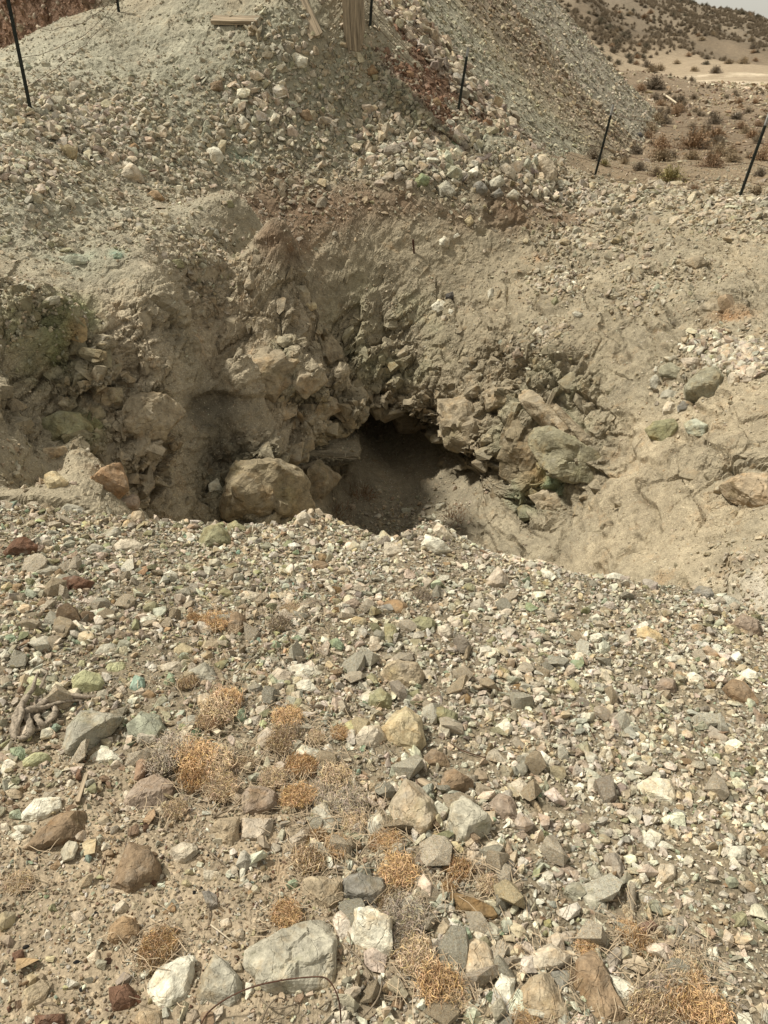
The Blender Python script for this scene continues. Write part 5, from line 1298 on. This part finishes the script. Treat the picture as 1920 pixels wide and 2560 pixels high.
# ---- the wire fence: leaning steel posts and slack strands
fe = bpy.data.objects.new('wire_fence', None); COL.objects.link(fe); fe['label'] = 'slack wire fence on leaning dark steel posts round the rim of the pit'; fe['category'] = 'fence'
FB = [((78, 282), (8, -60)), ((297, 30), (288, -40)), ((925, 70), (932, -45)), ((1145, 278), (1171, 118)), ((1487, 442), (1534, 262)), ((1850, 492), (1925, 283)), ((2150, 520), (2240, 300))]
ends = []
fe.location = at(1145, 278)
for i, (b0, t0) in enumerate(FB):
    if i < 6: p = at(*b0)
    else: p = onray(b0[0], b0[1], 9.6); p.z = float(base_z(np.array([p.x]), np.array([p.y]))[0])
    q = onray(t0[0], t0[1], p.y - .02); z = (q - p).normalized(); L = (q - p).length
    if i == 6: q = p + Vector((.25, 0, 1.15)); z = (q - p).normalized(); L = 1.2
    x = Vector((1, .25, 0)); x = (x - z * x.dot(z)).normalized(); y = z.cross(x); ends.append((p, q, i))
    fw, wb, t = .0165, .030, .0035
    bm = bmesh.new()
    def bx(c0, c1, z0, z1):
        vs = [bm.verts.new(p + x * a_ + y * b_2 + z * c_) for a_ in (c0[0], c1[0]) for b_2 in (c0[1], c1[1]) for c_ in (z0, z1)]
        for f in ((0, 1, 3, 2), (4, 6, 7, 5), (0, 4, 5, 1), (2, 3, 7, 6), (0, 2, 6, 4), (1, 5, 7, 3)): bm.faces.new([vs[j] for j in f])
    top = L * .86 if i in (3, 4, 5) else L
    bx((-fw, -t), (fw, t), -.2, top); bx((-t, t), (t, t + wb), -.2, top)
    for s_ in np.arange(.08, top - .03, .055): bx((-.008, -t - .007), (.008, -t), s_, s_ + .02)
    bmesh.ops.recalc_face_normals(bm, faces=bm.faces); me = bpy.data.meshes.new('steel_post'); bm.to_mesh(me); bm.free(); me.materials.append(M_steel)
    o = bpy.data.objects.new('steel_post', me); COL.objects.link(o); o.parent = fe; o.matrix_parent_inverse = Matrix.Translation(-fe.location)
    if top < L:
        bm = bmesh.new(); bx((-fw, -t), (fw, t), top, L); bx((-t, t), (t, t + wb), top, L); bmesh.ops.recalc_face_normals(bm, faces=bm.faces)
        me = bpy.data.meshes.new('painted_tip'); bm.to_mesh(me); bm.free(); me.materials.append(M_tip); c = bpy.data.objects.new('painted_tip', me); COL.objects.link(c); c.parent = o
for i in range(len(ends) - 1):
    (p, q, _), (p2, q2, _) = ends[i], ends[i + 1]
    if i in (1,): continue
    for f, sag in ((.88, .10), (.66, .16), (.42, .12), (.2, .08)):
        a, b = p.lerp(q, f), p2.lerp(q2, f); n = 14; pts = [a.lerp(b, k / n) - Vector((0, 0, sag * 4 * (k / n) * (1 - k / n) * rs.uniform(.85, 1.15))) for k in range(n + 1)]
        o = tube('barbed_wire', pts, [.0026] * len(pts), M_rust, 4, .05, sub=0); o.parent = fe; o.matrix_parent_inverse = Matrix.Translation(-fe.location)
        bm = bmesh.new(); bm.from_mesh(o.data); Lw = (b - a).length
        for s_ in np.arange(.1, Lw, .16):
            f2 = s_ / Lw * n; k = min(int(f2), n - 1); c = pts[k].lerp(pts[k + 1], f2 - k); e = Vector(rs.randn(3)).normalized() * .016; g_ = e.orthogonal().normalized() * .0018
            bm.faces.new([bm.verts.new(c - e), bm.verts.new(c + g_), bm.verts.new(c + e), bm.verts.new(c - g_)])
        bm.to_mesh(o.data); bm.free()
rs = np.random.RandomState(23)
M_frag = rock_material('bedrock piece', 'instance', .45); shapes_rock = bpy.data.collections.new('bedrock_shapes')
for so in list(shapes.objects):
    q = so.data.copy(); q.materials.clear(); q.materials.append(M_frag); shapes_rock.objects.link(bpy.data.objects.new('bedrock_shape', q))
o_l = P1[:, 1] - np.interp(P1[:, 0], LX, LY)
infr = (np.abs(P1[:, 0]) < .62 * P1[:, 1] + .55)
free = np.ones(len(P1)); G2 = P1[:, :2]
for c, r_, _ in FOOT:
    lo = np.abs(G2 - np.array([c.x, c.y])).max(1) < r_ * 1.1
    k = np.flatnonzero(lo); d_ = np.linalg.norm(P1[k] - np.array(c) + np.array([0, 0, r_ * .25]), axis=1); free[k] *= sstep(.62 * r_, .92 * r_, d_)
fg = (1 - sstep(.05, .2, o_l)) * infr * (P1[:, 1] > .15) * free
soil = np.clip(blobs(P1, [(250,2330,420,1),(100,2100,250,.8),(560,2080,190,1),(480,2380,300,1),(800,2350,160,.8),(700,2200,150,.8),(1000,2450,120,.6)]) * 1.2, 0, 1)
mottle = sstep(-.45, .35, fbm(P1 * 5, 3, 77))
leftk = sstep(.1, -.5, P1[:, 0])
def coloured(idx, base, alt, k):
    return np.where((rs.rand(len(idx)) < k[idx])[:, None], alt, base)
def fgcol(idx):
    n = len(idx); c = coloured(idx, pick(rs, n, FGT), pick(rs, n, FGL), leftk); return coloured(idx, c, pick(rs, n, SOI), soil * .75)
for nm, n, a, b, dens, tilt in (('fine_grit', 60000, .005, .012, fg * (.55 + .45 * soil), .5), ('gravel', 36000, .011, .032, fg * (1 - .80 * soil) * (.35 + .65 * mottle), .55), ('gravel', 3000, .030, .062, fg * (1 - .8 * soil) * (.3 + .7 * mottle), .4)):
    p, nn, idx = cells(P1, N1, NR, NC, dens, n, rs)
    scatter(nm, p, nn, sizes(rs, n, a, b, 1.9) , fgcol(idx) * (.8 if b < .02 else .95), shapes, NVAR, rs, tilt, .06)
# the largest loose stones of the bank, each a thing of its own
CW = {'W': 'white', 'C': 'cream', 'T3': 'light tan', 'T': 'tan', 'G': 'grey', 'G2': 'pale grey', 'S2': 'dull brown-grey', 'O': 'olive', 'Y': 'yellowish', 'B': 'brown', 'P': 'pinkish', 'O2': 'rusty', 'G3': 'stone grey'}
cob = [mesh_np('cobble', so.data and np.array([v.co[:] for v in so.data.vertices]), np.array([list(pl.vertices) for pl in so.data.polygons]), False) for so in list(shapes.objects)[:14]]
for m_ in cob: m_.materials.append(M_rock)
def shape_word(m_, sz):
    d = sorted(np.ptp(np.array([v.co[:] for v in m_.vertices]), 0)); fl = d[0] / d[2]
    return ('large ' if sz > .085 else 'small ' if sz < .062 else 'medium ') + ('flat' if fl < .42 else 'blocky' if fl > .62 else 'angular')
p, nn, idx = cells(P1, N1, NR, NC, fg * (1 - .7 * soil) * (.15 + blobs(P1, [(1050,1950,260),(1350,2350,260),(950,1650,220),(300,1550,250,.6),(1800,1800,160,.6)])) * mottle * (P1[:, 1] > .5) * (np.abs(P1[:, 0]) < .5 * P1[:, 1] + .28), 190, rs)
ks = list({k: 0 for k in ('W', 'C', 'C', 'T3', 'T', 'G', 'G2', 'S2', 'O', 'Y', 'B', 'P', 'O2')}); eu = euler_for(nn, rs, .35); first = None
sz_ = sizes(rs, len(p), .052, .105, 2.2)
for i in range(len(p)):
    m_ = cob[rs.randint(14)]; k = ks[rs.choice(len(ks), p=np.array([.16, .24, .14, .1, .1, .1, .06, .03, .02, .02, .02, .01]))]
    o = bpy.data.objects.new('cobble', m_) if first is None else first.copy(); first = first or o; COL.objects.link(o); o.data = m_
    o.location = Vector(p[i] + nn[i] * sz_[i] * .16); o.rotation_euler = tuple(eu[i]); o.scale = tuple(sz_[i] * rs.uniform(.8, 1.2, 3)); o.color = (*np.clip(np.array(PAL[k]) * rs.uniform(.85, 1.1), 0, .8), 1)
    q = Vector(p[i]) - EYE; de = q.y * CS - q.z * SN; u = 960 + FPX * q.x / de; v = 1280 - FPX * (q.y * SN + q.z * CS) / de
    o['label'] = placed(f'{shape_word(m_, sz_[i])} {CW[k]} cobble', u, v); o['category'] = 'cobble'; o['group'] = 'loose cobbles on the near bank'
# the pit, its banks and the rim
mid = free * sstep(.1, .3, o_l) * infr * (P1[:, 1] < 15.2)
rubble = blobs(P1, [(80,300,130),(100,420,170),(280,330,170),(400,400,120),(100,560,130,.6),(450,480,110,.8),(350,560,110,.8),(560,640,80,.9),(60,700,110),(30,800,70,.8),(480,620,110,.8),(620,330,130,.8),(700,420,120,.7),(820,380,120),(950,380,110),(1100,400,110),(1350,440,90),(1450,490,70,1),
  (1150,280,90,.6),(880,200,120,.6),(1440,600,90,.7),(1400,700,70,.7),(1340,860,70,.7),(1500,520,90),(1700,500,120),(1850,540,120,.9),(1800,900,110),(1900,860,90),(1650,720,110,.5),(1000,1310,120,.8),(40,1200,110,.8),(250,1290,130,.8),(1850,1480,150,.8),(1700,480,140,.9),(700,150,100,.7),(1550,620,90,.4)])
steep = sstep(.35, .75, N1[:, 2])
warm = np.clip(blobs(P1, [(1600,1150,260),(1750,1050,220),(1700,1330,260),(1850,1050,180),(1500,1380,160)]) + .0, 0, 1)
md = mid * (.30 + .7 * rubble) * (1 - .75 * ROCKY) * (.3 + .7 * steep) * (.4 + .6 * mottle)
def midcol(idx):
    n = len(idx); c = coloured(idx, pick(rs, n, MIX), pick(rs, n, WRM), np.clip(warm, 0, 1))
    L = CG[idx]; return c * (1 - .38) + L * .38 * 1.25
for n, a, b, dens, tilt in ((60000, .008, .020, mid * (1 - .6 * ROCKY) * (.3 + .7 * steep) * (P1[:, 1] < 9), .6), (42000, .012, .035, md, .5), (20000, .028, .075, mid * rubble * (1 - .6 * ROCKY) * (.4 + .6 * mottle), .5), (1100, .07, .14, mid * rubble ** 1.5 * (1 - .8 * ROCKY) * (P1[:, 1] > 5.5), .45)):
    p, nn, idx = cells(P1, N1, NR, NC, dens, n, rs)
    far = np.clip(p[:, 1] / 8, .75, 1.25)
    scatter('rubble', p, nn, sizes(rs, n, a, b, 2.2) * far, midcol(idx), shapes, NVAR, rs, tilt, .10)
n = 5600; p, nn, idx = cells(P1, N1, NR, NC, mid * np.where(ROCKY > .25, ROCKY, 0) * (P1[:, 1] > 3.9) * (1 - .9 * blob(P1, 1400, 1080, 110)), n, rs)
bedn = nn * .75 + np.array([.45, -.25, .5]) * .4; bedn /= np.linalg.norm(bedn, axis=1, keepdims=True)
scatter('bedrock_fragments', p, bedn, sizes(rs, n, .05, .30, 2.5), np.clip(CG[idx] * rs.uniform(.88, 1.1, (n, 1)), .02, .8), shapes_rock, NVAR, rs, .14, .45)
def cluster(lst, table, name='rubble'):
    for u, v, r, n, a, b in lst:
        dens = blob(P1, u, v, r) * free ** .5 * (P1[:, 1] > 3.6)
        p, nn, idx = cells(P1, N1, NR, NC, np.where(dens > .15, dens, 0), n, rs)
        scatter(name, p, nn, sizes(rs, n, a, b, 2.0), pick(rs, n, table), shapes, NVAR, rs, .5, .02)
cluster([(1105, 335, 34, 130, .08, .19), (1060, 280, 34, 110, .06, .16), (1010, 215, 40, 110, .05, .14), (1830, 885, 52, 420, .05, .13), (1880, 900, 45, 220, .06, .14), (1760, 850, 40, 120, .05, .11), (1420, 720, 30, 120, .03, .09), (1400, 690, 30, 90, .03, .09), (1345, 850, 26, 90, .03, .10), (1330, 440, 60, 160, .06, .16), (1130, 380, 70, 200, .06, .18), (950, 350, 60, 160, .06, .18), (1470, 500, 50, 240, .04, .13),
         (200, 330, 110, 420, .05, .13), (60, 420, 70, 220, .04, .10), (300, 300, 70, 160, .05, .13), (1830, 500, 60, 120, .05, .13), (640, 290, 70, 120, .06, .17)], {'G2': .25, 'C': .25, 'W': .12, 'T3': .2, 'P': .06, 'S2': .12})
# stones of the heap
def hnormals(P, nr, nc): return grid_normals(P, nr, nc)
HN = hnormals(HP, len(ys), len(xs))
vis = (HP[:, 2] > base_z(HP[:, 0], np.maximum(HP[:, 1], 2)) - .3) * (HP[:, 0] > -7.5)
coarse = np.clip(sstep(-11.4, -10.9, HW) * (1 - sstep(-9.9, -9.5, HW)) + .45 * sstep(-7, -5.5, HW) * (1 - sstep(-3.5, -2.5, HW)) + .3 * sstep(-3, 0, HW) + .25, 0, 1)
p, nn, idx = cells(HP, HN, len(ys), len(xs), vis / HP[:, 1] * (1 + 5 * sstep(-13.4, -13.0, HW) * (1 - sstep(-12.0, -11.6, HW)) * (HP[:, 0] > -1.5)), 46000, rs)
sz = sizes(rs, len(p), .035, .13, 2.5) * (.7 + .75 * coarse[idx]); hc = HC[idx] * rs.uniform(.7, 1.45, (len(p), 1)) * rs.uniform(.95, 1.05, (len(p), 3))
wh = rs.rand(len(p)) < .12; hc[wh] = hc[wh] * .4 + np.array(PAL['C']) * .6
scatter('heap_rubble', p, nn, sz, np.clip(hc, .02, .8), shapes_far, 10, rs, .5, .08)
band = sstep(-11.3, -10.9, HW) * (1 - sstep(-9.9, -9.5, HW))
p, nn, idx = cells(HP, HN, len(ys), len(xs), vis * band, 1500, rs)
scatter('heap_rubble', p, nn, sizes(rs, len(p), .10, .25, 2), pick(rs, len(p), {'P': .3, 'T3': .3, 'G': .25, 'S2': .2, 'P2': .15}), shapes, NVAR, rs, .5, .05)
# stones strewn over the plain
FN = grid_normals(FP, len(FY), len(FA)); fin = (FP[:, 0] > .1 * FP[:, 1]) * (FP[:, 0] < .6 * FP[:, 1]) * (FP[:, 1] < 60)
scrub = bpy.data.collections.new('scrub_shapes'); M_scrub = simple_mat('scrub', (.27, .215, .15), .9, .35, (3, 3, 3), True)
for i in range(3):
    q = SHR[i].copy(); q.materials.clear(); q.materials.append(M_scrub); so = bpy.data.objects.new('scrub_shape', q); scrub.objects.link(so)
sfin = (FP[:, 0] > .15 * FP[:, 1]) * (FP[:, 0] < .6 * FP[:, 1]) * (FP[:, 1] > 15) * (FP[:, 1] < 178) * (1 - flat) * sstep(-.35, .25, fbm(FP * np.array([.09, .06, 0]), 4, 97)) * np.where(FP[:, 1] > 66, 1, .5)
p, nn, idx = cells(FP, FN, len(FY), len(FA), sfin, 5500, rs)
scatter('low_scrub', p, nn * 0 + np.array([0, 0, 1.]), rs.uniform(.25, .75, len(p)) * np.clip(p[:, 1] / 60, .5, 1.3), np.ones((len(p), 3)) * .3, scrub, 3, rs, .05, .2)
near_toe = np.exp(-((FP[:, 1] - 18) / 8) ** 2)
p, nn, idx = cells(FP, FN, len(FY), len(FA), fin / (FP[:, 1] ** 1.3), 9000, rs)
scatter('plain_rubble', p, nn, sizes(rs, len(p), .04, .22, 2.6) * np.clip(p[:, 1] / 25, .7, 2), pick(rs, len(p), {'T': .3, 'C': .15, 'P2': .3, 'B': .3, 'T3': .2}), shapes_far, 10, rs, .4, .1)
